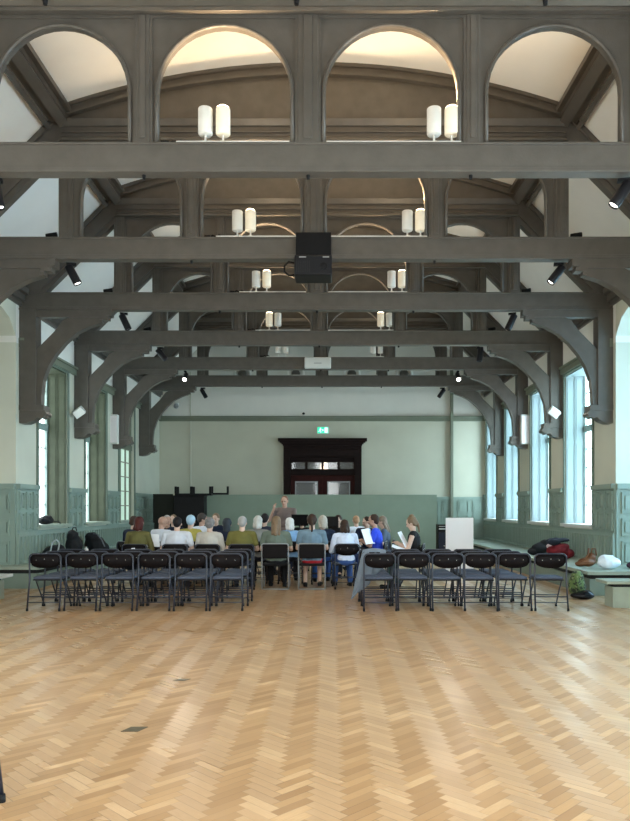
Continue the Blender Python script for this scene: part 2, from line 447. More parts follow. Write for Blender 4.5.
for nm, sx, X0, W_, rt in (('dado_panelling', -1, 5.94, LW, wl_root), ('dado_panelling', 1, 5.90, RW, wr_root)):
    dado_side(sx, X0, W_).build(nm, M['dado'], rt)
    m = A()   # alcove return wall dado
    y = ALC[1]; xa, xb = X0 + .0, 8.6
    m.box(sx * xa, sx * xb, y - .03, y, 0, 1.98); m.box(sx * xa, sx * xb, y - .09, y, 1.93, 2.03)
    for i in range(6):
        p, q = sorted((sx * (X0 + .10 + i * .42), sx * (X0 + .40 + i * .42)))
        raised(m, 'y', 1, y - .03, p, q, 1.45, 1.86, .03); raised(m, 'y', 1, y - .03, p, q, 1.0, 1.34, .03); raised(m, 'y', 1, y - .03, p, q, .42, .90, .03)
    m.build('dado_panelling', M['dado'], rt)
m = A()
for a, b in ((-5.94, DX0 - .25), (DX1 + .25, 5.90)):
    m.box(a, b, YF - .04, YF, 0, 1.9); m.box(a, b, YF - .09, YF, 1.86, 1.95)
    n = round((b - a) / .52); st = (b - a) / n
    for i in range(n):
        raised(m, 'y', 1, YF - .04, a + i * st + .07, a + (i + 1) * st - .07, 1.38, 1.8, .03)
        raised(m, 'y', 1, YF - .04, a + i * st + .07, a + (i + 1) * st - .07, .92, 1.30, .03)
        raised(m, 'y', 1, YF - .04, a + i * st + .07, a + (i + 1) * st - .07, .2, .82, .03)
m.build('dado_panelling', M['dado'], wf)
m = A(); m.box(-5.1, -3.9, YF - .2, YF - .1, 0, 1.90); 

# windows
wn_ = 1
def window(sx, X0, a, b, z0, z1, pane, revealmat, depth=.5, shallow=False):
    global wn_
    xg = X0 + (depth if not shallow else .14)
    fr = A()
    # trim round the opening on the hall side
    t = .07
    fr.box(sx * (X0 - .035), sx * (X0 + .02), a - t, a, z0 - .04, z1 + t); fr.box(sx * (X0 - .035), sx * (X0 + .02), b, b + t, z0 - .04, z1 + t)
    fr.box(sx * (X0 - .035), sx * (X0 + .02), a, b, z1, z1 + t)
    root = struct(fr.build('window_%d' % wn_, M['frame'])); wn_ += 1
    g = A(); g.box(sx * xg, sx * (xg + .02), a, b, z0, z1); g.build('glass_pane', pane, root)
    mu = A()
    for k in range(1, 3): 
        y = a + (b - a) * k / 3; mu.box(sx * (xg - .04), sx * xg, y - .02, y + .02, z0, z1)
    for k in range(1, 8):
        z = z0 + (z1 - z0) * k / 8; mu.box(sx * (xg - .03), sx * xg, a, b, z - .014, z + .014)
    for y in (a + .04, b - .04): mu.box(sx * (xg - .06), sx * xg, y - .04, y + .04, z0, z1)
    mu.box(sx * (xg - .08), sx * xg, a, b, 3.35, 3.5)
    mu.build('muntins', cloth('grey green muntin paint', (.25, .33, .31), .5) if not shallow else M['rail'], root)
    if not shallow:
        sh = A()
        for (y0, y1) in ((b - .035, b - .003), (a + .003, a + .035)):
            sh.box(sx * (X0 + .01), sx * (xg - .06), y0, y1, z0, z1)
        yy = b - .035
        mid = X0 + depth * .45
        p, q = sorted((sx * (mid - .008), sx * (mid + .008))); sh.box(p, q, yy - .015, yy, z0, z1)
        for (xa, xb) in ((X0 + .04, mid - .03), (mid + .03, xg - .09)):
            p, q = sorted((sx * xa, sx * xb))
            for (za, zb) in ((z0 + .08, z0 + .8), (z0 + .9, z0 + 1.9), (z0 + 2.0, z0 + 3.45)):
                sh.box(p, p + .012, yy - .008, yy, za, zb); sh.box(q - .012, q, yy - .008, yy, za, zb)
                sh.box(p, q, yy - .008, yy, za, za + .012); sh.box(p, q, yy - .008, yy, zb - .012, zb)
        sh.box(sx * (X0 + .01), sx * (xg - .06), a, b, z1 - .03, z1 - .002)
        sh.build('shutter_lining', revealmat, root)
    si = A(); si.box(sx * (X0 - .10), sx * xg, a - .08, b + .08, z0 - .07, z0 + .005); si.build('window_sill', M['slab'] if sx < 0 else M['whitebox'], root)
    return root
for i, (a, b, z0, z1) in enumerate(LW):
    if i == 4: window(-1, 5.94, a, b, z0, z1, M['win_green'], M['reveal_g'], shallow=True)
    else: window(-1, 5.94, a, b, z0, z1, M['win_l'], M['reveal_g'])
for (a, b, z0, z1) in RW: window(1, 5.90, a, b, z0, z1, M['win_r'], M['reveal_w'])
for sx, (a, b), mt in ((-1, lwa, M['win_b']), (1, rwa, M['win_a'])):
    fr = A(); fr.box(sx * 8.5, sx * 8.6, a - .1, a, 1.2, 5.1); fr.box(sx * 8.5, sx * 8.6, b, b + .1, 1.2, 5.1); fr.box(sx * 8.5, sx * 8.6, a, b, 5.0, 5.1); fr.box(sx * 8.45, sx * 8.6, a - .1, b + .1, 1.2, 1.3)
    r_ = struct(fr.build('window_%d' % wn_, M['frame'])); wn_ += 1
    g = A(); g.box(sx * 8.62, sx * 8.64, a, b, 1.3, 5.0); g.build('glass_pane', mt, r_)
    mu = A()
    for k in range(1, 4): y = a + (b - a) * k / 4; mu.box(sx * 8.56, sx * 8.62, y - .03, y + .03, 1.3, 5.0)
    for k in range(1, 6): z = 1.3 + 3.7 * k / 6; mu.box(sx * 8.57, sx * 8.62, a, b, z - .02, z + .02)
    mu.build('muntins', M['frame'], r_)

# perimeter platforms (long low benches built along both walls)
def platform(sx, xin, X0, yn, label):
    s_ = A(); r_ = A(); g_ = A()
    # leg along the wall
    s_.box(sx * xin, sx * X0, yn, YF, .37, .43)
    s_.box(sx * X0, sx * 8.6, yn, ALC[1] - .03, .37, .43)
    r_.box(sx * (xin + .05), sx * (xin + .12), yn + .05, YF, 0, .29); r_.box(sx * (xin + .05), sx * 8.6, yn + .05, yn + .12, 0, .29)
    g_.box(sx * (xin + .10), sx * (xin + .2), yn + .10, YF, .0, .37); g_.box(sx * (xin + .10), sx * 8.6, yn + .10, yn + .2, .0, .37)  # dark strip painting in the shade beneath the platform top
    t = thing('platform', label, 'platform', (0, 0, 0))
    s_.build('platform_top', M['slab'], t); r_.build('riser', M['riser'], t); g_.build('recess_shade', M['gap'], t)
    return t
platform(-1, 5.3, 5.90, 13.0, 'long low green platform built along the left wall under the windows')
platform(1, 4.8, 5.86, 11.97, 'long low green platform built along the right wall under the bright windows')

# door with surround
dr = A()
dr.box(DX0 - .10, DX0 + .14, YF - .16, YF + .1, 0, DZ); dr.box(DX1 - .14, DX1 + .10, YF - .16, YF + .1, 0, DZ)
dr.box(DX0 - .10, DX1 + .10, YF - .16, YF + .1, 3.40, DZ)
dr.box(DX0 - .06, DX1 + .06, YF - .20, YF, 3.66, 3.70)
for k, (e, z0, z1) in enumerate(((.12, 3.80, 3.86), (.17, 3.86, 3.91), (.23, 3.91, 3.96), (.29, 3.96, 4.06))):
    dr.box(DX0 - e, DX1 + e, YF - .16 - e * .6, YF + .02, z0, z1)
dr.box(DX0 + .14, DX1 - .14, YF - .02, YF + .1, 3.24, 3.40); dr.box(DX0 + .14, DX1 - .14, YF - .06, YF + .1, 2.74, 2.94)
door = struct(dr.build('door_1', M['mahogany'], bevel=.006))
tb = A()
xs = [DX0 + .14 + (DX1 - DX0 - .28) * k / 4 for k in range(5)]
for x in xs: tb.box(x - .045, x + .045, YF, YF + .08, 2.94, 3.24)
tb.box(xs[0], xs[-1], YF, YF + .08, 2.94, 2.97); tb.box(xs[0], xs[-1], YF, YF + .08, 3.21, 3.24)
tb.build('transom_frame', M['mahogany'], door)
for k in range(4):
    g = A(); g.box(xs[k] + .045, xs[k + 1] - .045, YF + .04, YF + .05, 2.97, 3.21); g.build('transom_pane', M['glass'], door)
for s in (-1, 1):
    x0, x1 = (DX0 + .15, -.02) if s < 0 else (0.0, DX1 - .15)
    lf = A(); lf.box(x0, x0 + .17, YF, YF + .08, .02, 2.72); lf.box(x1 - .17, x1, YF, YF + .08, .02, 2.72)
    lf.box(x0 + .17, x1 - .17, YF, YF + .08, 2.5, 2.72); lf.box(x0 + .17, x1 - .17, YF, YF + .08, .02, .35); lf.box(x0 + .17, x1 - .17, YF, YF + .08, .95, 1.15)
    lf.box(x0 + .17, x1 - .17, YF + .02, YF + .06, .35, .95)
    L_ = lf.build('door_leaf', M['mahogany_red'], door)
    g = A(); g.box(x0 + .17, x1 - .17, YF + .03, YF + .05, 1.15, 2.5); g.build('glass_pane', M['glass'], L_)
    b_ = A()
    for (p, q, r0, r1) in ((x0 + .16, x0 + .20, 1.13, 2.52), (x1 - .20, x1 - .16, 1.13, 2.52)): b_.box(p, q, YF - .015, YF, r0, r1)
    b_.box(x0 + .16, x1 - .16, YF - .015, YF, 2.48, 2.52); b_.build('glazing_bead', M['grey'], L_)
# added glowing globe behind the glass, imitating a lamp's reflection in it
cl = thing('reflection_globe', 'added warm glowing globe behind the door glass, imitating a lamp reflection', 'lamp', w(0.03, YF + 1.5, 3.2))
b = MB(); b.ell((0, 0, 0), (.13, .13, .13), n=16, m=10); b.build('globe', M['lampon'], cl, True)
b = MB(); b.tube([(0, 0, .12), (0, 0, .92)], .012); b.build('rod', M['blackmetal'], cl)

# ------------------------------------------------------------------ roof trusses
def make_truss():
    root = thing('roof_truss', 'x', 'roof truss', (0, 0, 0), 0, 'roof trusses across the hall')
    D = .15; DP = .24
    tm = M['timber']
    m = A(); m.box(-5.94, 5.90, 0, D, 5.50, 5.85); m.box(-5.94, 5.9, -.022, 0, 5.50, 5.535); m.box(-5.9, 5.9, -.018, 0, 5.82, 5.85); m.box(-5.9, 5.9, -.010, 0, 5.535, 5.57)
    m.build('tie_beam', tm, root, bevel=.008)
    m = A(); m.box(-4.12, 4.12, 0, D, 7.37, 7.72)
    m.prism([(-.07, 7.70), (0, 7.70), (0, 7.60), (-.03, 7.60)], -4.0, 4.0, 'x')
    m.prism([(-.06, 7.36), (0, 7.36), (0, 7.45), (-.05, 7.41)], -4.0, 4.0, 'x'); m.box(-4.0, 4.0, -.03, 0, 7.50, 7.53)
    m.build('collar_beam', tm, root, bevel=.006)
    # shallow arched head with solid panel below
    xs = [-4.05 + 8.1 * i / 28 for i in range(29)]
    zu = lambda x: 8.61 - .68 * (x / 4.03) ** 2
    m = A(); m.strip([(x, 7.70) for x in xs], [(x, max(7.72, zu(x) - .05)) for x in xs], .05, .11); m.build('gable_panel', tm, root)
    m = A(); m.strip([(x, zu(x) - .19) for x in xs], [(x, zu(x) + .02) for x in xs], 0, D)
    m.strip([(x, zu(x) - .19) for x in xs], [(x, zu(x) - .14) for x in xs], -.03, 0); m.strip([(x, zu(x) - .06) for x in xs], [(x, zu(x)) for x in xs], -.045, 0)
    m.build('arched_head', tm, root)
    for s in (-1, 1):
        m = A(); top = [(s * 3.96, 7.93), (s * 5.94, 5.95)]; lo = [(s * 3.96, 7.31), (s * 5.45, 5.84)]
        m.prism([(s * 3.96, 7.93), (s * 5.93, 5.96), (s * 5.93, 5.85), (s * 5.42, 5.85), (s * 3.96, 7.31)], .004, D - .004)
        m.bar((s * 4.0, -.015, 7.42), (s * 5.5, -.015, 5.92), .03, .05, up=(s, 0, 1)); m.bar((s * 4.1, -.02, 7.72), (s * 5.8, -.02, 6.02), .04, .08, up=(s, 0, 1))
        m.build('principal_rafter', tm, root)
        m = A(); m.box(s * 5.60, s * 5.93, -.02, DP, 3.58, 5.50); m.build('wall_post', tm, root, bevel=.006)
        lo = [(5.50, 3.55), (5.49, 3.85), (5.46, 4.12), (5.36, 4.40), (5.22, 4.63), (5.02, 4.87), (4.80, 5.06), (4.55, 5.19), (4.32, 5.26)]
        hi = [(5.61, 3.55), (5.61, 4.10), (5.61, 4.50), (5.61, 4.71), (5.45, 4.87), (5.25, 5.07), (5.08, 5.30), (4.92, 5.37), (4.32, 5.38)]
        m = A(); m.strip([(s * x, z) for x, z in lo], [(s * x, z) for x, z in hi], .02, D - .02)
        m.strip([(s * x, z - .02) for x, z in lo], [(s * (x + .03), z + .01) for x, z in lo], .0, D)
        m.box(s * 4.30, s * 5.60, .0, D, 5.36, 5.50)
        m.box(s * 4.16, s * 4.34, 0, D, 5.31, 5.50); m.box(s * 4.10, s * 4.2, -.02, D + .02, 5.38, 5.50); m.box(s * 4.28, s * 4.40, .01, D - .01, 5.25, 5.32)
        m.build('curved_brace', tm, root)
        m = A(); m.box(s * 5.44, s * 5.93, -.03, DP + .02, 3.50, 3.60)
        pr = [(5.93, 3.50), (5.46, 3.50), (5.40, 3.45), (5.42, 3.36), (5.52, 3.33), (5.60, 3.36), (5.66, 3.30), (5.80, 3.24), (5.93, 3.24)]
        m.strip([(s * 5.93, 3.24), (s * 5.80, 3.24), (s * 5.66, 3.29), (s * 5.58, 3.36), (s * 5.50, 3.34), (s * 5.42, 3.40)], [(s * 5.93, 3.5), (s * 5.80, 3.5), (s * 5.66, 3.5), (s * 5.58, 3.5), (s * 5.50, 3.5), (s * 5.42, 3.5)], -.01, DP)
        m.tube([w_ for w_ in ((s * 5.45, -.02, 3.43), (s * 5.45, DP + .02, 3.43))], .055, 10)
        m.build('corbel', tm, root)
    for x, hw in ((-3.95, .10), (-1.945, .08), (0, .12), (1.945, .08), (3.95, .10)):
        m = A(); m.box(x - hw, x + hw, 0, D, 5.85, 7.37); m.box(x - hw * .45, x + hw * .45, -.018, 0, 5.9, 7.35); m.build('post', tm, root, bevel=.01)
    zs, r = 6.45, .785
    for cx, x0, x1 in ((-2.905, -3.85, -2.025), (-.985, -1.865, -.12), (.985, .12, 1.865), (2.905, 2.025, 3.85)):
        m = A(); n = 20
        lo = [(cx - r * math.cos(PI * i / n), zs + r * math.sin(PI * i / n)) for i in range(n + 1)]
        m.strip(lo, [(x, 7.38) for x, z in lo], .04, .11)
        m.box(x0, cx - r, .04, .11, 5.85, 7.38); m.box(cx + r, x1, .04, .11, 5.85, 7.38)
        m.box(x0, x0 + .03, .015, .04, 5.85, 7.37); m.box(x1 - .03, x1, .015, .04, 5.85, 7.37); m.box(x0, x1, .015, .04, 7.33, 7.37)
        pn = m.build('arch_panel', tm, root)
        m = A(); m.tube([(cx - r - .015, 0.03, 5.86)] + [(cx - (r + .015) * math.cos(PI * i / n), .03, zs + (r + .015) * math.sin(PI * i / n)) for i in range(n + 1)] + [(cx + r + .015, 0.03, 5.86)], .024, 8)
        m.build('arch_moulding', tm, pn, True)
    for x0, x1 in ((-1.55, -.22), (.22, 1.80)):
        m = A(); m.box(x0, x1, .0, .15, 5.85, 5.87); m.build('lamp_shelf', M['white'], root)
    for x in (-1.95, 0, 1.93):
        m = A(); m.tube([(x, D / 2, 5.505), (x, D / 2, 5.455)], [.024, .017], 8); m.build('tie_bolt', M['black'], root)
    return root
TY = [5.20, 8.0, 10.79, 13.56, 16.48, 19.38, 22.05]
names = ['nearest roof truss, its dark tie beam crossing the very top of the picture',
         'second roof truss, four arches nearly full in view at the top of the picture',
         'roof truss carrying the black projector at its centre',
         'roof truss directly behind the projector truss, with the tall scrolled wall posts at its ends',
         'roof truss whose wall posts carry small tilted white boxes',
         'roof truss with a white box fixed on the middle of its beam',
         'farthest roof truss, its beam lowest, just in front of the cream gable']
T0 = make_truss()
for i, y in enumerate(TY):
    o = T0 if i == 0 else copy_tree(T0)
    o.location = (0, y * SYA, 0); o['label'] = names[i]

# ------------------------------------------------------------------ lamps on the beams
where = {1: 'second truss from the camera', 2: 'projector truss', 3: 'truss behind the projector truss', 4: 'truss with tilted wall boxes', 5: 'truss with the white beam box'}
def uplight(X, Y, lit, label, tiltd=0):
    t = thing('uplight', label, 'lamp', (X, Y, 5.87 * SA), 0, 'white cylinder uplights on the tie beams')
    m = MB(); m.lathe([(.06, 0), (.06, .012), (.014, .02), (.012, .08), (.012, .12)], (0, 0, 0), 14); m.build('stand', M['white'], t, True)
    rot = Matrix.Rotation(R(tiltd), 3, 'X')
    m = MB(); m.lathe([(.02, 0), (.070, .0), (.080, .012), (.080, .285), (.077, .29), (.074, .285), (.074, .25)], (0, 0, .10), 22, rot)
    m.build('lamp_shade', M['shade_on'] if lit else M['white'], t, True)
    m = MB(); m.lathe([(.072, .27), (.072, .298), (.05, .315), (.01, .32)] if lit else [(.072, .26), (.072, .265)], (0, 0, .10), 22, rot); m.build('lens', M['lampon'] if lit else M['grey'], t)
    return t
lit = {(1, 'l', 1), (1, 'r', 1), (2, 'l', 1), (2, 'r', 1), (3, 'r', 1), (4, 'l', 0), (3, 'l', 1), (4, 'r', 0)}
for i in range(1, 6):
    for side, xc in (('l', -1.115), ('r', 1.60)):
        for j, dx in ((0, -.105), (1, .105)):
            on = (i, side, j) in lit
            lab = '%s white cylinder lamp of the left pair, %s' if side == 'l' else '%s white cylinder lamp of the right pair, %s'
            lab = lab % (('left', 'right')[j], where[i]) + (', glowing' if on else '')
            X, Y = (xc + dx) * SA, (TY[i] + .075) * SYA
            uplight(X, Y, on, lab)
        # black plug box beside the left pair
    t = thing('junction_box', 'small black plug and cable left of the lamps, ' + where[i], 'cable', (-1.62 * SA, (TY[i] + .1) * SYA, 5.86 * SA), 0, 'black plugs on the tie beams')
    m = MB(); m.box(-.12, -.03, -.04, .04, 0, .045); m.build('plug', M['black'], t, bevel=.01)
    m = MB(); m.tube([(-.04, 0, .02), (.0, .02, .06), (.05, 0, .03), (.10, -.01, .05), (.16, 0, .015)], .016, 6); m.build('cable', M['black'], t, True)
    for side in (-1, 1):
        X = (-1.115 + .1) * SA if side < 0 else 1.70 * SA
        ld = bpy.data.lights.new('uplight glow', 'SPOT'); ld.color = (1, .72, .42); ld.energy = 150 if i < 4 else 60; ld.spot_size = R(150); ld.spot_blend = .6; ld.shadow_soft_size = .06
        lo_ = bpy.data.objects.new('uplight_glow', ld); COL.objects.link(lo_); lo_.location = (X, (TY[i] + .12) * SYA, 5.86 * SA + .50); lo_.rotation_euler = (R(180 - 8), 0, 0)

# track spotlights
def spot(X, Y, rz, tilt, on, label):
    z = 5.47 * SA
    t = thing('track_spotlight', label, 'spotlight', (X, Y, z), rz, 'black spotlights under the tie beams')
    m = MB(); m.box(-.07, .07, -.03, .03, -.035, 0); m.tube([(0, 0, -.03), (0, 0, -.13)], .014, 8); m.build('bracket', M['black'], t)
    rot = Matrix.Rotation(R(tilt), 3, 'Y'); c = Vector((0, 0, -.13))
    m = MB(); m.lathe([(.055, .10), (.062, .09), (.064, -.18), (.060, -.20), (.056, -.195), (.054, -.17)], c, 18, rot); m.build('lamp_housing', M['blackmetal'], t, True)
    m = MB(); m.lathe([(.053, -.178), (.053, -.174)], c, 18, rot); m.build('lens', M['spoton'] if on else M['grey'], t)
    if on:
        ld = bpy.data.lights.new('spot beam', 'SPOT'); ld.color = (1, .92, .8); ld.energy = 60; ld.spot_size = R(70); ld.shadow_soft_size = .04
        lo_ = bpy.data.objects.new('spot_beam', ld); COL.objects.link(lo_)
        d = rot @ Vector((0, 0, -1)); d = Matrix.Rotation(rz, 3, 'Z') @ d
        lo_.location = Vector((X, Y, z)) + Matrix.Rotation(rz, 3, 'Z') @ (c + rot @ Vector((0, 0, -.21)))
        lo_.rotation_euler = d.to_track_quat('-Z', 'Y').to_euler()
    return t
tn = {1: 'the second truss, at the picture edge', 2: 'the projector truss', 3: 'the truss behind the projector truss', 4: 'the truss with tilted white wall boxes', 5: 'the truss with the white beam box', 6: 'the farthest truss'}
for i in range(1, 7):
    for s in (-1, 1):
        X = (s * (3.72 if i == 1 else 3.88) + (.04 if s > 0 else 0)) * SA
        on = i in (1, 2, 5) or (i == 4 and s < 0)
        tl = {1: 35, 2: -28 * 1, 3: -25, 4: -40, 5: 10, 6: -30}[i]
        if s > 0: tl = {1: 35, 2: 38, 3: 25, 4: 5, 5: 10, 6: 35}[i]
        if s < 0 and i == 1: tl = -10
        spot(X, (TY[i] + .1) * SYA, R(-12 * s) if i < 5 else (R(90) if i == 5 else 0), 50 if i == 5 else tl, on, 'black spotlight hanging at %s end of %s' % ('left' if s < 0 else 'right', tn[i]))
# small floodlights standing on the beams
for i in (2, 3, 4):
    for s in (-1, 1):
        t = thing('floodlight', 'small black floodlight standing on the %s end of %s' % ('left' if s < 0 else 'right', tn[i]), 'floodlight', (s * 4.2 * SA, (TY[i] + .1) * SYA, 5.86 * SA), 0, 'small black floodlights on the beams')
        m = MB(); m.box(-.03, .03, -.02, .02, 0, .03); m.build('foot', M['black'], t)
        m = MB(); m.tube([(-.08, 0, .045), (.08, 0, .06)], [.03, .04], 10); m.build('lamp_housing', M['black'], t, True)

# projector
Yp = TY[2] * SYA
pj = thing('projector', 'black projector in a mount at the centre of its roof truss', 'projector', (0, Yp, 5.47 * SA))
m = MB(); m.box(-.26, .26, -.10, -.028, -.02, .39); m.build('mounting_plate', M['black'], pj, bevel=.01)
m = MB(); m.box(-.27, .27, -.36, .06, -.32, -.03); m.build('projector_body', M['blackmetal'], pj, bevel=.02)
m = MB()
for k in range(7): m.box(-.24 + k * .03, -.23 + k * .03, -.366, -.36, -.28, -.12)
m.build('vent', M['gap'], pj)
m = MB(); m.lathe([(.05, 0), (.05, .012), (.04, .014)], (.15, -.36, -.2), 16, Matrix.Rotation(R(90), 3, 'X')); m.build('lens', M['black'], pj, True)
m = MB(); m.box(-.20, -.10, -.368, -.36, -.075, -.06); m.box(.14, .23, -.368, -.36, -.075, -.06); m.build('port_strip', M['grey'], pj)
m = MB(); m.tube([(-.26, -.2, -.10), (-.36, -.2, -.08), (-.42, -.2, -.14), (-.42, -.2, -.22), (-.36, -.2, -.28), (-.27, -.2, -.27)], .014, 8); m.build('cable', M['black'], pj, True)

# white box on the beam
t = thing('beam_heater', 'white rectangular box fixed to the middle of a tie beam', 'box', (-.08, TY[5] * SYA - .028, 5.66 * SA))
m = MB(); m.box(-.35, .35, -.16, 0, -.14, .14); m.build('casing', M['whitebox'], t, bevel=.025)
m = MB(); m.box(-.10, .10, -.165, -.16, -.03, -.01); m.build('badge', M['grey'], t)

# speakers and boxes on wall posts
def tilted_box(x, yk, z, s, label):
    t = thing('wall_speaker', label, 'speaker', (x, yk, z), 0, 'small tilted white boxes')
    m = MB(); rot = Matrix.Rotation(R(35 * s), 3, 'Y') @ Matrix.Rotation(R(25), 3, 'X')
    b = MB(); b.box(-.12, .12, -.09, .09, -.085, .085); m.add([rot @ Vector(v) for v in b.v], b.f); m.build('casing', M['whitebox'], t, bevel=.015)
    m = MB(); m.bar((0, .1, 0), (-s * .0 + s * .12, .14, .02), .03, .03); m.build('bracket', M['black'], t)
for s in (-1, 1):
    tilted_box(s * (5.74 if s < 0 else 5.62) * SA, (TY[4] - .22) * SYA, 3.84 * SA, s, 'small white tilted speaker box at the foot of a wall post on the %s wall' % ('left' if s < 0 else 'right'))
    t = thing('column_speaker', 'tall white column speaker on the %s wall post, far truss' % ('left' if s < 0 else 'right'), 'speaker', (s * (5.86 if s < 0 else 5.78) * SA, TY[5] * SYA - .03, 3.38 * SA), 0, 'white column speakers')
    m = MB(); m.box(-.115, .115, -.16, 0, -.02, .76); m.build('casing', M['whitebox'], t, bevel=.02)
    m = MB(); m.box(-.095, .095, -.164, -.16, .02, .72); m.build('grille', M['board'], t)

# far wall items
ex = thing('exit_sign', 'lit green exit sign on the wall above the dark doors', 'sign', w(.0, YF, 4.37))
m = MB(); m.box(-.20, .20, -.08, 0, -.12, .12); m.build('casing', M['whitebox'], ex, bevel=.01)
m = MB(); m.box(-.185, .185, -.085, -.08, -.105, .105); m.build('sign_face', M['exit_green'], ex)
m = MB()  # running figure, arrow, doorway
m.box(.06, .16, -.088, -.085, -.085, .085)
m.ell((-.075, -.087, .065), (.017, .003, .017)); m.bar((-.075, -.087, .045), (-.10, -.087, -.01), .004, .03, up=(1, 0, 0)); m.bar((-.10, -.087, -.01), (-.065, -.087, -.05), .004, .018, up=(1, 0, 0)); m.bar((-.065, -.087, -.05), (-.075, -.087, -.085), .004, .016, up=(1, 0, 0))
m.bar((-.10, -.087, -.01), (-.125, -.087, -.04), .004, .018, up=(1, 0, 0)); m.bar((-.125, -.087, -.04), (-.16, -.087, -.045), .004, .014, up=(1, 0, 0)); m.bar((-.08, -.087, .035), (-.045, -.087, .015), .004, .012, up=(1, 0, 0)); m.bar((-.08, -.087, .035), (-.12, -.087, .03), .004, .012, up=(1, 0, 0))
m.prism([(-.035, 0), (.0, .035), (.0, .012), (.04, .012), (.04, -.012), (.0, -.012), (.0, -.035)], -.088, -.085)
m.build('pictogram', M['exit_white'], ex)
# conduits on far wall
t = tag((lambda m: (m.box(4.62, 4.72, YF - .13, YF - .0, .1, 6.6), m)[1])(A()).build('pipe_casing', M['rail']), 'dark green vertical pipe casing running up the far wall right of the doors', 'pipe')
t = tag((lambda m: (m.tube([(-4.80, YF - .03, 1.95), (-4.80, YF - .03, 6.5)], .022, 8), m)[1])(A()).build('conduit', M['wall']), 'thin pale vertical conduit on the far wall above the stacked chairs', 'pipe')
for X, lb in ((-2.92, 'leftmost'), (-.98, 'second from left'), (1.05, 'third from left'), (2.95, 'rightmost')):
    t = thing('round_vent', 'round vent high on the far gable, %s of four' % lb, 'vent', w(X, YF, 6.42), 0, 'round vents high on the gable')
    m = MB(); rx = Matrix.Rotation(R(90), 3, 'X'); m.lathe([(.30, 0), (.30, .03), (.22, .05), (.22, .02)], (0, 0, 0), 28, rx); m.build('rim', M['plaster'], t, True)
    m = MB(); m.lathe([(.15, .0), (.15, .05), (.10, .09), (.02, .10)], (0, 0, 0), 24, rx); m.build('core', M['timber'], t, True)
t = thing('security_camera', 'small dome camera high on the far wall near the left corner', 'camera', w(-5.3, YF, 5.3))
m = MB(); m.box(-.06, .06, -.12, 0, -.03, .06); m.build('bracket', M['whitebox'], t, bevel=.01)
m = MB(); m.ell((0, -.14, -.06), (.09, .09, .09)); m.build('dome', M['grey'], t, True)
t = thing('wall_hook', 'tiny dark fitting on the far rail above the exit sign', 'hook', w(-.7, YF - .09, 4.94)); m = MB(); m.ell((0, 0, .03), (.05, .03, .04)); m.build('hook_body', M['black'], t)

# green screen boards
xs = [-4.08, -1.4, 1.28, 3.95]
for i, lb in enumerate(('left', 'middle', 'right')):
    t = thing('screen_board', '%s section of the low green screen standing across the far wall' % lb, 'screen', w((xs[i] + xs[i + 1]) / 2, 23.5, 0), 0, 'green screen boards')
    hw = (xs[i + 1] - xs[i]) / 2 * SA - .002
    m = MB(); m.box(-hw, hw, -.02, .02, .02, 1.85); m.build('panel', M['screen'], t)
    m = MB(); m.box(-hw, hw, -.03, .03, 1.85, 1.88); m.box(-hw, hw, -.03, .03, 0, .04); m.build('rail', M['screen'], t)
    for sx in (-.7, .7):
        m = MB(); m.box(sx * hw - .02, sx * hw + .02, .03, .4, 0, .04); m.bar((sx * hw, .38, .03), (sx * hw, .04, .9), .03, .03); m.build('foot', M['rail'], t)

# ------------------------------------------------------------------ chairs
def U_path(hw, foot, top, rr, lean_top, n=6):
    # inverted U tube: from one foot up, round the top corners, down to the other foot
    (yf, zf), (yt, zt) = foot, top
    pts = [(-hw, yf, zf)]
    d = Vector((0, yt - yf, zt - zf)).normalized()
    c = Vector((0, yt, zt)) - d * rr
    for i in range(n + 1):
        a = PI / 2 * i / n
        pts.append((-hw + rr * (1 - math.cos(a)), c.y + d.y * rr * math.sin(a), c.z + d.z * rr * math.sin(a)))
    for i in range(n + 1):
        a = PI / 2 * (1 - i / n)
        pts.append((hw - rr * (1 - math.cos(a)), c.y + d.y * rr * math.sin(a), c.z + d.z * rr * math.sin(a)))
    pts.append((hw, yf, zf))
    return pts
def back_pad(hw, z0, z1, yc, slope):
    # rounded rectangle with a belly below, slightly bowed backwards
    m = MB(); n = 14; pts_lo = []; pts_hi = []
    for i in range(n + 1):
        t = -1 + 2 * i / n
        x = hw * t
        zl = z0 + .052 * abs(t) ** 2.6 + (1 - math.sqrt(max(0, 1 - abs(t) ** 12))) * .03
        zh = z1 - (1 - math.sqrt(max(0, 1 - abs(t) ** 7))) * .05
        pts_lo.append((x, zl)); pts_hi.append((x, zh))
    vs = []; fs = []
    for dy in (-.014, .014):
        for row in (pts_lo, [( (a[0] + b[0]) / 2, (a[1] + b[1]) / 2) for a, b in zip(pts_lo, pts_hi)], pts_hi):
            for x, z in row: vs.append((x, yc + dy - .03 * (1 - (x / hw) ** 2) + slope * (z - z0), z))
    q = n + 1
    for k in range(2):
        for i in range(n):
            a = k * q + i; fs.append((a, a + 1, a + q + 1, a + q)); b = a + 3 * q; fs.append((b, b + q, b + q + 1, b + 1))
    for i in range(n):
        fs.append((i, i + 3 * q, i + 3 * q + 1, i + 1)); a = 2 * q + i; fs.append((a, a + 1, a + 3 * q + 1, a + 3 * q))
    for k in range(2):
        a = k * q; fs.append((a, a + q, a + 4 * q, a + 3 * q)); a = k * q + n; fs.append((a, a + 3 * q, a + 4 * q, a + q))
    m.add(vs, fs); return m
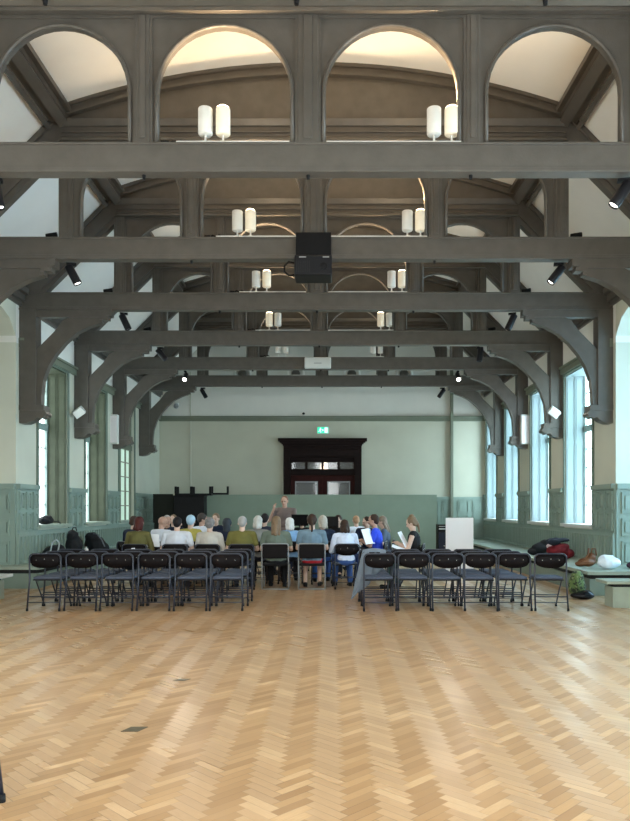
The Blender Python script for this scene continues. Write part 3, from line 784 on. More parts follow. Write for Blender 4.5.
def folding_chair(label):
    t = thing('folding_chair', label, 'chair', (0, 0, 0), 0, 'empty folding chairs in two blocks')
    hw = .222
    m = MB(); up = U_path(hw, (-.205, .44), (-.215, .80), .06, 0)
    m.tube([(-.228, -.275, .02)] + up + [(.228, -.275, .02)], .0125, 8); m.tube([(-hw, -.246, .20), (hw, -.246, .20)], .009, 6); m.tube([(-hw, -.258, .12), (hw, -.258, .12)], .007, 6); m.build('rear_frame', M['tube'], t, True)
    m = MB(); m.tube([(-.2, .235, .02), (-.2, .18, .12), (-.2, -.06, .425), (.2, -.06, .425), (.2, .18, .12), (.2, .235, .02)], .0115, 8)
    m.tube([(-.2, .13, .183), (.2, .13, .183)], .009, 6); m.build('front_frame', M['tube'], t, True)
    for sx, y in ((-.2, .24), (.2, .24), (-.228, -.277), (.228, -.277)):
        m = MB(); m.lathe([(.017, 0), (.018, .004), (.016, .04)], (sx, y, 0), 10); m.build('foot_cap', M['black'], t, True)
    back_pad(.214, .60, .795, -.190, -.03).build('backrest', M['chairback'], t, True)
    m = MB()
    for x, z in ((-.12, .715), (0, .73), (.12, .715)):
        m.ell((x, -.190 - .03 * (1 - (x / .214) ** 2) - .03 * (z - .60) - .015, z), (.007, .004, .007), n=8, m=5)
    m.build('rivet', M['chrome'], t)
    m = MB(); m.box(-.205, .205, -.15, .245, .415, .435); m.build('seat_pan', M['blackmetal'], t, bevel=.008)
    m = MB(); m.box(-.20, .20, -.15, .24, .435, .47); m.build('seat', M['seatpad'], t, bevel=.016)
    return t
FC = folding_chair('x')
def place_fc(X, Y, rz, label, group='empty folding chairs in two blocks', first=[True]):
    if first[0]: o = FC; first[0] = False
    else: o = copy_tree(FC)
    o.location = (X, Y, 0); o.rotation_euler = (0, 0, rz); o['label'] = label; o['group'] = group
    return o
ords = ['first', 'second', 'third', 'fourth', 'fifth', 'sixth']
rows = ['front row', 'middle row', 'back row']
random.seed(3)
for bl, xs, bn in (('left', [CX + (p - 330) / 71 for p in (44.5, 81, 117.5, 153.5, 189.5, 226)], 'left'), ('right', [CX + (p - 330) / 71 for p in (379, 413.5, 447.5, 481.5, 515.5, 551.5)], 'right')):
    for r in range(3):
        for i, X in enumerate(xs):
            if bl == 'right' and r > 0 and i == 5: continue
            place_fc(X + random.uniform(-.012, .012) , 10.14 + .255 + r * .52 + random.uniform(-.02, .02), R(random.uniform(-3, 3)),
                     'black folding chair, %s of the %s block, %s from its left end' % (rows[r], bn, ords[i]))
# the chair whose foot enters the picture at the lower left
place_fc(-1.728, 3.49, R(60), 'nearest folding chair, cut off by the left picture edge, only one foot showing', 'chairs outside the two blocks')

def stack_chair(label):
    t = thing('stacking_chair', label, 'chair', (0, 0, 0), 0, 'straight legged stacking chairs')
    m = MB(); hw = .235
    m.tube([(-hw, -.20, .012), (-hw, -.21, .45), (-hw, -.27, .80), (-hw + .03, -.272, .82), (hw - .03, -.272, .82), (hw, -.27, .80), (hw, -.21, .45), (hw, -.20, .012)], .011, 8)
    m.tube([(-hw, -.20, .012), (hw, -.20, .012)], .010, 6)
    m.build('rear_frame', M['grey'], t, True)
    for s in (-1, 1):
        m = MB(); m.tube([(s * hw, -.2, .40), (s * hw, .22, .42), (s * hw, .23, .012)], .011, 8); m.build('leg', M['grey'], t, True)
    m = MB(); m.box(-.22, .22, -.275, -.245, .56, .81); m.build('backrest', M['chairback'], t, bevel=.012)
    m = MB(); m.box(-.225, .225, -.19, .23, .42, .465); m.build('seat', M['black'], t, bevel=.015)
    return t
SC = stack_chair('x'); sc_first = [True]
def place_sc(X, Y, rz, label):
    if sc_first[0]: o = SC; sc_first[0] = False
    else: o = copy_tree(SC)
    o.location = (X, Y, 0); o.rotation_euler = (0, 0, rz); o['label'] = label; return o

# ------------------------------------------------------------------ people
def person(X, Y, face, label, shirt=('white cotton', (.7, .7, .7)), hair='short', hcol=('dark brown hair', (.03, .02, .015)), skin='skin_pale', lean=8, pitch=15, yaw=0,
           build=1.0, scale=1.0, sleeve='short', legs=('dark trousers', (.02, .022, .03)), standing=False, arms='read', skirt=None, zoff=0, seed=0, beard=False, glasses=False):
    t = thing('person', label, 'person', (X, Y, 0), R(face), 'people of the seated choir' if not standing else None)
    s = scale
    V = Vector
    d = V((0, math.sin(R(lean)), math.cos(R(lean))))
    hz = .53 if not standing else .95
    P = V((0, 0, hz))
    sh_w = .178 * build
    nb = P + d * (.49 * s)
    headR = Matrix.Rotation(R(yaw), 3, 'Z') @ Matrix.Rotation(R(-pitch), 3, 'X')
    hc = nb + V((0, math.sin(R(lean + 6)), math.cos(R(lean + 6)))) * .165 * s
    H = lambda x, y, z: hc + headR @ V((x, y, z))
    sho = {k: P + d * (.445 * s) + V((k * sh_w, 0, 0)) for k in (-1, 1)}
    arm = {}
    for k in (-1, 1):
        if arms == 'conduct' and k == 1:
            el = sho[k] + V((.13, .10, -.23)); wr = sho[k] + V((-.02, .24, .02)); ft = wr + V((-.02, .01, .10))
        elif arms == 'conduct':
            el = sho[k] + V((-.05, .03, -.28)); wr = el + V((.06, .22, -.02)); ft = wr + V((.02, .09, -.01))
        elif arms == 'hold':
            el = sho[k] + V((k * .05, .08, -.27)); wr = V((k * .11, .30, hz + .27)) ; ft = wr + V((-k * .04, .07, .03))
        else:
            el = sho[k] + V((k * .07, .04, -.27)); wr = V((k * .12, .27, hz + .16)); ft = wr + V((-k * .03, .085, .0))
        arm[k] = (el, wr, ft)
    if standing:
        hipj = {k: V((k * .09, 0, hz - .05)) for k in (-1, 1)}; kn = {k: V((k * .10, .02, .50)) for k in (-1, 1)}; an = {k: V((k * .11, -.02, .085)) for k in (-1, 1)}
    else:
        hipj = {k: V((k * .09, .02, hz - .005)) for k in (-1, 1)}; kn = {k: V((k * .13, .42, .52)) for k in (-1, 1)}; an = {k: V((k * .13, .40 + .06 * k * (1 if seed % 2 else -1), .085)) for k in (-1, 1)}
    toe = {k: an[k] + V((k * .03, .15, -.045)) for k in (-1, 1)}
    Rl = Matrix.Rotation(R(-lean), 3, 'X')
    def torso(m, g):
        m.ell(P + V((0, -.01, .0)), (.155 * build + g, .115 + g, .11 + g), Rl); m.ell(P + d * .17, (.13 * build + g, .095 + g, .15 + g), Rl)
        m.ell(P + d * .33 * s, (.158 * build + g, .105 + g, .17 + g), Rl); m.caps(sho[-1] * .86 + (sho[1]) * .14, .055 + g, sho[1] * .86 + sho[-1] * .14, .055 + g)
        for k in (-1, 1): m.caps(nb - d * .02, .045 + g * .6, sho[k] * .93 + nb * .07, .045 + g)
    m = MB(); torso(m, 0)
    m.caps(nb - d * .03, .054, hc - headR @ V((0, .01, .06)), .050)
    m.ell(H(0, -.008, .018), (.074 * s, .092 * s, .092 * s), headR, 16, 12); m.ell(H(0, .022, -.045), (.056 * s, .062 * s, .068 * s), headR, 14, 10)
    m.caps(H(0, .084, .005), .009, H(0, .098, -.028), .014, 8); m.ell(H(0, .078, .025), (.045, .012, .010), headR); m.ell(H(0, .055, -.092), (.024, .02, .016), headR)
    for k in (-1, 1): m.ell(H(k * .076, -.002, -.012), (.010, .02, .03), headR)
    for k in (-1, 1):
        el, wr, ft = arm[k]
        m.caps(sho[k], .048, el, .038); m.caps(el, .037, wr, .026)
        hd = (ft - wr).normalized(); sd = hd.cross(V((0, 0, 1))); sd = sd.normalized() if sd.length > .2 else V((1, 0, 0)); up = sd.cross(hd)
        palm = wr + hd * .045; m.caps(wr, .025, palm + hd * .02, .030)
        for fi, fl in enumerate((.066, .074, .070, .055)):
            b0 = palm + hd * .035 + sd * (-.028 + .019 * fi); b1 = b0 + hd * fl * .5 - up * .006; b2 = b1 + hd * fl * .42 - up * .025
            m.caps(b0 - hd * .01, .009, b1, .0085, 6); m.caps(b1, .0085, b2, .0075, 6)
        tb0 = palm - k * sd * .028 * (-1 if hd.y < 0 else 1); m.caps(palm, .013, tb0 + hd * .03 - up * .01, .010, 6); m.caps(tb0 + hd * .03 - up * .01, .010, tb0 + hd * .055 - up * .02, .009, 6)
        m.caps(hipj[k], .078, kn[k], .055); m.caps(kn[k], .052, an[k], .036); m.caps(an[k], .036, toe[k], .028)
    body = link_mesh('body', fused(m, .009, 2), M[skin], t)
    # face
    for k in (-1, 1):
        e = MB(); e.ell(H(k * .030, .080, .008), (.010, .007, .007), headR, 10, 6); e.build('eye', M['eye'], body, True)
    e = MB(); e.ell(H(0, .083, -.058), (.020, .006, .006), headR, 10, 6); e.build('mouth', M['lip'], body, True)
    # shirt
    m = MB(); torso(m, .016)
    m.caps(nb - d * .04, .068, nb - d * .015, .060)
    for k in (-1, 1):
        el, wr, ft = arm[k]
        if sleeve == 'none': continue
        if sleeve == 'short': m.caps(sho[k], .064, sho[k] + (el - sho[k]) * .62, .058)
        else: m.caps(sho[k], .062, el, .050); m.caps(el, .050, el + (wr - el) * .9, .038)
    sh = link_mesh('shirt', fused(m, .013, 2, .006, 9, seed * 3.1), cloth(*shirt), t)
    # trousers or skirt
    m = MB(); m.ell(P - V((0, .012, .035)), (.168 * build, .13, .095), None)
    for k in (-1, 1):
        if skirt: m.caps(hipj[k], .105, kn[k] + V((-k * .03, 0, .01)), .085); 
        else: m.caps(hipj[k], .094, kn[k], .072); m.caps(kn[k], .068, an[k] + V((0, 0, .02)), .055)
    if skirt: m.ell((0, .22, hz - .01), (.12, .22, .07))
    lg = link_mesh('skirt' if skirt else 'trousers', fused(m, .014, 2, .005, 9, seed), cloth(*(skirt or legs)), t)
    for k in (-1, 1):
        m = MB(); m.caps(an[k] + V((0, -.02, -.035)), .042, toe[k] + V((0, 0, .0)), .036); m.box(an[k].x - .035, an[k].x + .035, an[k].y - .055, an[k].y + .17, .0, .03)
        link_mesh('shoe', fused(m, .010, 2), M['black'], t)
    # hair
    if hair != 'bald':
        m = MB(); g = {'curly': .018, 'short': .008, 'crop': .004, 'cap': .012, 'hood': .02}.get(hair, .012)
        m.ell(H(0, -.024, .030), (.077 * s + g, .088 * s + g * .6, .084 * s + g), headR, 16, 12)
        m.ell(H(0, -.050, -.015), (.066 * s + g * .5, .060 + g * .5, .075), headR)
        if hair in ('long', 'bob'):
            L = .10 if hair == 'bob' else .20
            for k in (-1, 1): m.caps(H(k * .062, -.03, -.02), .030, H(k * .06, -.06, -.02 - L), .028)
            m.caps(H(0, -.06, 0), .05, H(0, -.085, -.02 - L), .045)
        if hair in ('pony', 'bunpony'):
            m.caps(H(0, -.09, .02), .028, H(0, -.105, -.06), .027); m.caps(H(0, -.105, -.06), .027, H(0, -.075, -.20), .014)
        if hair in ('bun', 'bunpony'): m.ell(H(0, -.05, .115), (.052, .050, .036), headR)
        if hair == 'hood': m.caps(H(0, -.05, -.04), .075, nb, .07)
        hm = fused(m, .010, 2, {'curly': .012, 'short': .005, 'crop': .003, 'cap': .002, 'hood': .003}.get(hair, .008), 28 if hair == 'curly' else 18, seed)
        link_mesh('hair' if hair not in ('cap', 'hood') else {'cap': 'cap', 'hood': 'hood'}[hair], hm, cloth(hcol[0], hcol[1], .6), body if hair not in ('cap', 'hood') else t)
        if hair == 'cap':
            m = MB(); m.ell(H(0, .085, .055), (.055, .055, .008), headR); m.build('peak', cloth(hcol[0], hcol[1], .6), t, True)
    if beard:
        m = MB(); m.ell(H(0, .045, -.085), (.048, .038, .032), headR); m.build('beard', cloth(hcol[0], hcol[1], .6), body, True)
    if glasses:
        m = MB()
        for k in (-1, 1): m.tube([H(k * .03 + .019 * math.cos(a * PI / 4), .094, .008 + .015 * math.sin(a * PI / 4)) for a in range(9)], .002, 5)
        m.build('glasses', M['black'], t)
    return t
def sheet(X, Y, Z, rz, tilt, label, size=(.21, .29), mat='paper'):
    m = MB(); a, b = size
    for s in (-1, 1):
        q = MB(); q.box(0, a, -.003, .003, -b / 2, b / 2); rot = Matrix.Rotation(R(tilt), 3, 'X') @ Matrix.Rotation(R(14 if s > 0 else 166), 3, 'Z')
        m.add([rot @ Vector(v) for v in q.v], q.f)
    o = m.build('sheet_music', M[mat]); o.location = (X, Y, Z); o.rotation_euler = (0, 0, R(rz)); return tag(o, label, 'sheet music', 'sheet music held by singers')

OL = ('olive cotton', (.105, .095, .028)); OL2 = ('mustard olive cotton', (.13, .12, .03)); WH = ('white cotton', (.70, .74, .84)); GW = ('pale grey cotton', (.58, .60, .66))
BE = ('beige linen', (.44, .41, .37)); NV = ('navy wool', (.012, .018, .04)); YE = ('yellow cotton', (.42, .36, .08)); GG = ('grey green cotton', (.12, .15, .12))
SB = ('slate blue cotton', (.13, .20, .26)); LB = ('light blue cotton', (.22, .40, .66)); RB = ('royal blue cotton', (.02, .06, .62)); TP = ('taupe cotton', (.16, .12, .11))
PT = ('grey patterned cotton', (.22, .22, .21)); BK = ('black cotton', (.012, .012, .014)); BW = ('blue white cotton', (.58, .66, .82))
AUB = ('dark auburn hair', (.06, .012, .010)); BLK = ('black hair', (.010, .008, .010)); GRY = ('grey hair', (.30, .29, .28)); WHT = ('white hair', (.62, .62, .62)); DBR = ('dark brown hair', (.035, .02, .014)); BLD = ('dark blond hair', (.16, .105, .06)); GIN = ('sandy hair', (.36, .22, .13)); SLV = ('silver hair', (.48, .46, .43)); CAPB = ('pale blue cap', (.35, .50, .62)); CAPD = ('dark brown cap', (.05, .04, .035)); HDN = ('charcoal knit', (.03, .035, .045))
def K(Y): return FPX / Y
def px(x, Y): return CX + (x - 330) / K(Y)
YA, YM, YC_ = 12.95, 13.95, 14.75
PP = [
 # px, Y, facing, label, kwargs, chair kind
 (137, YA, -4, 'person in olive top with dark auburn bob, seated back to camera at the left end', dict(shirt=OL, hair='bob', hcol=AUB, sleeve='long', build=.95, lean=10), 'f'),
 (176, YA, 3, 'person in pale grey t-shirt with short black hair, broad back to camera', dict(shirt=GW, hair='short', hcol=BLK, build=1.15, lean=12, pitch=20), 'f'),
 (209, YA, -3, 'person in beige blouse with curly grey hair, seated back to camera', dict(shirt=BE, hair='curly', hcol=('curly dark grey hair', (.16, .15, .15)), sleeve='long', lean=6, scale=.96), 'f'),
 (242, YA, 2, 'person in mustard olive t-shirt with short grey hair, back to camera', dict(shirt=OL2, hair='short', hcol=GRY, build=1.12, lean=5), 'f'),
 (276, YA, 0, 'person in grey green t-shirt with dark blond hair, seated back to camera', dict(shirt=GG, hair='long', hcol=BLD, build=1.12, lean=4, legs=BK), 's'),
 (312, YA, 0, 'person in slate blue top and red skirt with brown ponytail, back to camera', dict(shirt=SB, hair='pony', hcol=DBR, build=1.1, lean=2, skirt=('red skirt cloth', (.30, .008, .015)), scale=1.05, pitch=5), 's'),
 (346, YA + .1, 8, 'person in blue white blouse with dark brown hair tied back, back to camera', dict(shirt=BW, hair='bob', hcol=DBR, sleeve='long', lean=14, pitch=20, scale=.93, legs=('blue jeans', (.03, .08, .25))), 'f'),
 (379, 14.0, 80, 'person in royal blue t-shirt with dark hair, side view facing left', dict(shirt=RB, hair='short', hcol=DBR, skin='skin_mid', build=1.18, lean=8, arms='hold', pitch=8, scale=1.05, legs=('navy shorts', (.02, .04, .12))), 'f'),
 (416, 13.0, 78, 'person in black vest with blond bun, sitting apart on the right reading music', dict(shirt=BK, hair='bunpony', hcol=BLD, sleeve='none', lean=6, arms='hold', pitch=22, build=.92, legs=('dark green trousers', (.02, .05, .045))), 'f'),
 (131, YM, -25, 'person in navy jacket with dark hair, mostly hidden behind the olive top', dict(shirt=NV, hair='short', hcol=DBR, sleeve='long', lean=8, yaw=-20), 'f'),
 (159, YM, -22, 'bald person in white t-shirt looking right beside the olive top', dict(shirt=WH, hair='bald', lean=10, pitch=22, skin='skin_mid', yaw=-55), 'f'),
 (169, 15.3, 165, 'grey haired person with ruddy face, behind the pale grey t-shirt', dict(shirt=NV, hair='crop', hcol=GRY, skin='skin_mid', lean=5, yaw=50), 'f'),
 (174, 16.3, 175, 'blond person at the back between bald head and black hair', dict(shirt=NV, hair='short', hcol=BLD, lean=4, pitch=5), 'f'),
 (189, YM, -10, 'person in yellow t-shirt with pale blue cap', dict(shirt=YE, hair='cap', hcol=CAPB, lean=8, scale=1.02), 'f'),
 (200, 15.05, -20, 'person in white t-shirt with dark brown cap, facing right', dict(shirt=WH, hair='cap', hcol=CAPD, lean=8, skin='skin_mid', yaw=-60, scale=1.06), 'f'),
 (217, 16.4, 165, 'light haired person at the back facing the camera, above curly grey hair', dict(shirt=NV, hair='short', hcol=BLD, lean=4, pitch=12, scale=1.04), 'f'),
 (226, YM, 0, 'person in navy wool with charcoal knit hood, back to camera', dict(shirt=NV, hair='hood', hcol=HDN, sleeve='long', lean=12, scale=.94), 'f'),
 (257, YM, -5, 'person in grey patterned top with silver hair between olive and green shirts', dict(shirt=PT, hair='bob', hcol=SLV, lean=8), 'f'),
 (264, 15.3, -10, 'person in navy with black hair at the back, left of the standing conductor', dict(shirt=('navy white wool', (.03, .035, .06)), hair='short', hcol=BLK, lean=5, scale=1.04), 'f'),
 (290, YM, 5, 'person in light blue shirt with white hair, between the two stacking chairs', dict(shirt=LB, hair='bob', hcol=WHT, lean=12, scale=.96), 'f'),
 (303, 16.9, 170, 'black haired person low behind the music stand, facing the camera', dict(shirt=BK, hair='bob', hcol=BLK, lean=14, scale=.94, pitch=20), 'f'),
 (323, YM - .1, 5, 'person in navy with silver hair, right of the brown ponytail', dict(shirt=NV, hair='bob', hcol=('ash silver hair', (.40, .37, .32)), sleeve='long', lean=3, legs=('blue jeans', (.03, .08, .25))), 'f'),
 (339, 15.6, 165, 'dark haired person at the back facing camera, above the blue white blouse', dict(shirt=BK, hair='short', hcol=DBR, lean=5), 'f'),
 (357, 16.5, 15, 'person with thin sandy grey hair behind the blue white blouse', dict(shirt=WH, hair='crop', hcol=GIN, skin='skin_pale', lean=6, scale=.97), 'f'),
 (387, 14.85, 85, 'long haired person facing left, just behind the royal blue t-shirt', dict(shirt=('steel blue cotton', (.08, .11, .16)), hair='long', hcol=('greyish brown hair', (.20, .15, .11)), lean=8, scale=.98), 'f'),
 (367, 15.75, 170, 'dark haired person facing left in the back row, left of the royal blue t-shirt', dict(shirt=NV, hair='short', hcol=DBR, lean=8, scale=.96, yaw=-60), 'f'),
]
for i, (x, Y, fc, lab, kw, ck) in enumerate(PP):
    X = px(x, Y)
    person(X, Y, fc, lab, seed=i, **kw)
    short = lab.split(' with ')[0].split(',')[0]
    cl_ = 'black chair under the ' + short
    rz = R(fc); c = Vector((0, .075, 0)); c.rotate(Matrix.Rotation(rz, 3, 'Z'))
    if ck == 's': place_sc(X, Y + .02, rz, cl_)
    else: place_fc(X + c.x, Y + c.y, rz, cl_, 'folding chairs under the singers')
person(px(285, 16.0), 16.0, 168, 'standing conductor in taupe polo shirt, right hand raised beside the face', shirt=TP, hair='crop', hcol=('reddish brown hair', (.16, .07, .04)), skin='skin_mid', standing=True, arms='conduct', lean=2, pitch=12, yaw=0, build=1.15, scale=1.0, legs=NV, seed=77, glasses=True)

# sheet music
sheet(px(152, 13.2), 13.25, .86, 20, -30, 'white sheet held right of the olive top at the left end', (.13, .26))
sheet(px(370, 13.8), 13.7, .92, 60, -20, 'large white music sheet held in front of the royal blue t-shirt', (.20, .30))
sheet(px(405, 12.95), 12.95, .90, 75, -28, 'white music sheet read by the person in the black vest', (.17, .30))
sheet(px(399, 12.8), 12.82, .76, 85, -70, 'loose white sheet lying on the lap of the person in the black vest', (.16, .24))
# music stands
def music_stand(X, Y, rz, z, label):
    t = thing('music_stand', label, 'music stand', (X, Y, 0), R(rz), 'black music stands')
    m = MB(); m.tube([(0, 0, .18), (0, 0, z)], .010, 8); m.build('pole', M['blackmetal'], t)
    for k in range(3):
        a = 2 * PI * k / 3; m = MB(); m.tube([(0, 0, .24), (.24 * math.cos(a), .24 * math.sin(a), .012)], .008, 6); m.build('leg', M['blackmetal'], t)
    rot = Matrix.Rotation(R(-28), 3, 'X'); b = MB(); b.box(-.17, .17, -.006, .006, -.03, .22); b.box(-.17, .17, -.05, .006, -.04, -.03)
    m = MB(); m.add([rot @ Vector(v) + Vector((0, 0, z)) for v in b.v], b.f); m.build('desk', M['black'], t)
music_stand(px(300, 14.95), 14.95, 180, 1.12, 'black music stand directly in front of the standing conductor')
music_stand(px(330, 14.6), 14.6, 0, 1.08, 'black music stand right of the silver haired person in navy')

# ------------------------------------------------------------------ bags, coats and the rest
def blob(name, label, cat, loc, ells, mat, voxel=.018, amp=.015, freq=9, seed=0, rz=0):
    m = MB()
    for c, r in ells: m.ell(c, r)
    me = fused(m, voxel, 1, amp, freq, seed)
    lo = min(v.co.z for v in me.vertices)
    for v in me.vertices: v.co.z -= lo
    t = thing(name, label, cat, loc, rz); link_mesh('bag_body' if 'bag' in name or 'pack' in name else name + '_body', me, mat, t)
    return t
PT_ = .43 * SA
XB = -5.2 * 1.0
def onleft(x, X): k = (x - 330) / (X - CX); return (X, FPX / k)
nyl = cloth('black nylon', (.010, .011, .014), .6)
x_, y_ = onleft(54, -5.2)
t = blob('duffel_bag', 'black holdall with pale straps, leftmost bag on the left platform', 'bag', (x_, y_, PT_), [((0, 0, .17), (.22, .14, .16)), ((-.1, 0, .14), (.14, .13, .13)), ((.1, .02, .2), (.12, .1, .14))], nyl, seed=1)
m = MB(); m.tube([(-.02, -.14, .18), (0, -.1, .36), (.07, -.06, .43), (.14, -.08, .36), (.13, -.14, .2)], .016, 6); m.build('strap', cloth('pale grey webbing', (.35, .4, .42)), t, True)
m = MB(); m.ell((-.08, -.16, .12), (.05, .02, .05)); m.build('label_patch', M['paper'], t)
x_, y_ = onleft(74, -5.2)
t = blob('backpack', 'tall black rucksack standing between two other bags on the left platform', 'bag', (x_, y_, PT_), [((0, 0, .26), (.19, .14, .25)), ((-.02, -.03, .46), (.13, .11, .14)), ((.03, -.1, .2), (.13, .08, .13))], nyl, seed=2)
m = MB(); m.tube([(-.04, 0, .57), (-.02, 0, .63), (.04, 0, .63), (.06, 0, .56)], .012, 6); m.build('strap', nyl, t, True)
x_, y_ = onleft(95, -5.2)
t = blob('backpack', 'black slouching rucksack with arched strap, rightmost bag on the left platform', 'bag', (x_, y_, PT_), [((0, 0, .2), (.26, .14, .2)), ((-.08, 0, .38), (.16, .11, .1)), ((.18, 0, .12), (.16, .13, .12))], nyl, seed=3)
m = MB(); m.tube([(0, -.12, .46), (.1, -.14, .44), (.2, -.14, .32), (.27, -.14, .16)], .014, 6); m.build('strap', cloth('grey webbing', (.12, .13, .15)), t, True)
x_, y_ = onleft(84.5, -5.05)
for dx, rr, h, lb in ((-.05, .055, .24, 'pinkish white bottle'), (.09, .045, .22, 'white lidded cup')):
    t = thing('bottle', '%s standing in front of the black rucksacks on the left platform' % lb, 'bottle', (x_ + dx, y_ - .16, PT_))
    m = MB(); m.lathe([(rr, 0), (rr, h * .75), (rr * .6, h * .88), (rr * .4, h * .9)], (0, 0, 0), 14); m.build('bottle_body', cloth('pale pink plastic' if dx < 0 else 'white plastic', (.62, .50, .54) if dx < 0 else (.7, .72, .75), .4), t, True)
    m = MB(); m.lathe([(rr * .45, h * .9), (rr * .45, h)], (0, 0, 0), 12); m.build('lid', M['whitebox'], t, True)
# hat on the sill
k = (50 - 330) / (-6.08 * SA - CX)
t = thing('bag_pouch', 'small black bag lying on the first left window sill', 'bag', (-6.05 * SA, 15.1 * SYA, 1.187 * SA))
m = MB(); m.ell((0, 0, .08), (.13, .26, .09)); m.ell((0, .05, .12), (.1, .16, .07)); me = fused(m, .015, 1, .02, 9, 4)
lo = min(v.co.z for v in me.vertices)
for v in me.vertices: v.co.z -= lo
link_mesh('bag_body', me, nyl, t)
m = MB(); m.tube([(.1, .2, .05), (.14, .32, .06), (.16, .40, .0), (.16, .42, -.02)], .012, 6); m.build('strap', nyl, t, True)
# white tote handle behind the chairs
t = thing('tote_bag', 'black bag with white looped handle on a folding chair left of the olive top', 'bag', (px(123, 11.0), 11.42, .472), 0)
m = MB(); m.ell((0, 0, .09), (.17, .09, .10)); m.ell((-.08, 0, .08), (.1, .08, .08)); link_mesh('bag_body', fused(m, .015, 1, .01, 9, 5), nyl, t)
m = MB(); m.tube([(-.10, -.02, .17), (-.04, -.03, .26), (.03, -.03, .335), (.07, -.03, .34), (.06, -.03, .27), (.02, -.02, .18)], .011, 6); m.build('handle', M['paper'], t, True)

# right platform items
def onright(x, X): k = (x - 330) / (X - CX); return (X, FPX / k)
x_, y_ = onright(558, 4.95)
t = blob('coat', 'red coat heaped on the right platform under dark jackets', 'coat', (x_, y_, PT_), [((0, 0, .14), (.25, .2, .14)), ((.05, 0, .24), (.19, .15, .08)), ((.19, 0, .10), (.14, .16, .11))], cloth('dark red cloth', (.13, .005, .012)), seed=6)
t = blob('jacket', 'navy jacket lying on top of the red coat', 'jacket', (x_ + .02, y_ + .08, PT_ + .27), [((0, 0, .06), (.25, .19, .05)), ((-.12, -.13, .02), (.14, .10, .07))], cloth('dark navy cloth', (.014, .018, .03)), seed=7)
x2, y2 = onright(541, 4.95)
t = blob('jacket', 'black jacket heaped left of the red coat on the right platform', 'jacket', (x2, y2, PT_), [((0, 0, .14), (.22, .18, .14)), ((.1, 0, .24), (.14, .14, .10)), ((-.18, 0, .08), (.12, .15, .08))], nyl, seed=8)
m = MB(); m.ell((.14, -.15, .20), (.07, .05, .06)); m.build('pale_lining', cloth('pale pink lining', (.5, .4, .42)), t, True)
x3, y3 = onright(587, 4.85)
hb = cloth('tan leather', (.13, .045, .012), .5)
t = thing('handbag', 'tan leather handbag slumped on the right platform beside the dado', 'bag', (x3, y3, PT_))
m = MB(); m.ell((0, 0, .08), (.17, .1, .08)); m.ell((-.1, 0, .05), (.12, .08, .05)); m.ell((.08, 0, .15), (.08, .07, .10)); me = fused(m, .014, 1, .012, 9, 9)
lo = min(v.co.z for v in me.vertices)
for v in me.vertices: v.co.z -= lo
link_mesh('bag_body', me, hb, t)
m = MB(); m.tube([(-.14, -.05, .08), (-.06, -.06, .13), (.0, -.05, .22), (.02, -.04, .33)], .016, 6); m.tube([(.05, -.05, .2), (.07, -.05, .32), (.13, -.05, .32), (.15, -.05, .2)], .013, 6); m.build('strap', hb, t, True)
x4, y4 = onright(609, 5.2)
t = blob('plastic_bag', 'white plastic bag slumped on the right platform near the corner pier', 'bag', (px(609, 12.3), 12.3, PT_), [((0, 0, .11), (.20, .15, .11)), ((-.04, 0, .17), (.15, .12, .08))], cloth('white plastic film', (.72, .80, .90), .35), seed=10)
x5 = CX + (636 - 330) / K(12.4)
t = blob('jacket', 'dark folded jacket at the right picture edge beside the white bag', 'jacket', (x5 + .05, 12.4, PT_), [((0, 0, .06), (.22, .14, .06)), ((.1, 0, .08), (.16, .12, .06))], cloth('dark plum cloth', (.04, .02, .03)), seed=11)
X6, Y6 = px(577, 11.75), 11.72
t = blob('backpack', 'camouflage rucksack standing on the floor against the right platform', 'bag', (X6 - .02, Y6 - .02, 0), [((0, 0, .26), (.14, .11, .2)), ((0, -.02, .40), (.11, .1, .10)), ((-.03, -.06, .3), (.08, .08, .1))], M['camo'], seed=12)
t = blob('shoulder_bag', 'glossy black bag on the floor in front of the camouflage rucksack', 'bag', (X6 - .02, Y6 - .28, 0), [((0, 0, .06), (.2, .12, .06)), ((.06, 0, .08), (.1, .1, .07))], cloth('glossy black vinyl', (.008, .008, .01), .2), seed=13)

# loose low benches in the alcoves' fronts
def bench(X, Y, lx, ly, label):
    t = thing('bench', label, 'bench', (X, Y, 0), 0, 'low green benches')
    m = MB(); m.box(0, lx, 0, ly, .35, .395); m.build('bench_top', M['whitebox'] if X < 0 else M['slab'], t, bevel=.008)
    a, b = (.12, lx - .12) if lx > 0 else (lx + .12, -.12)
    m = MB(); m.box(a, b, .08, ly - .06, 0, .30); m.build('bench_base', M['slab'], t)
    m = MB(); m.box(a + .03, b - .03, .10, ly - .1, .30, .35); m.build('recess_shade', M['gap'], t)  # black filler imitating shade under the bench top
bench(4.23, 10.37, 1.9, .45, 'low green bench with overhanging top at the right picture edge')
bench(-4.86, 11.2, -1.9, .40, 'low bench with pale top at the left picture edge')

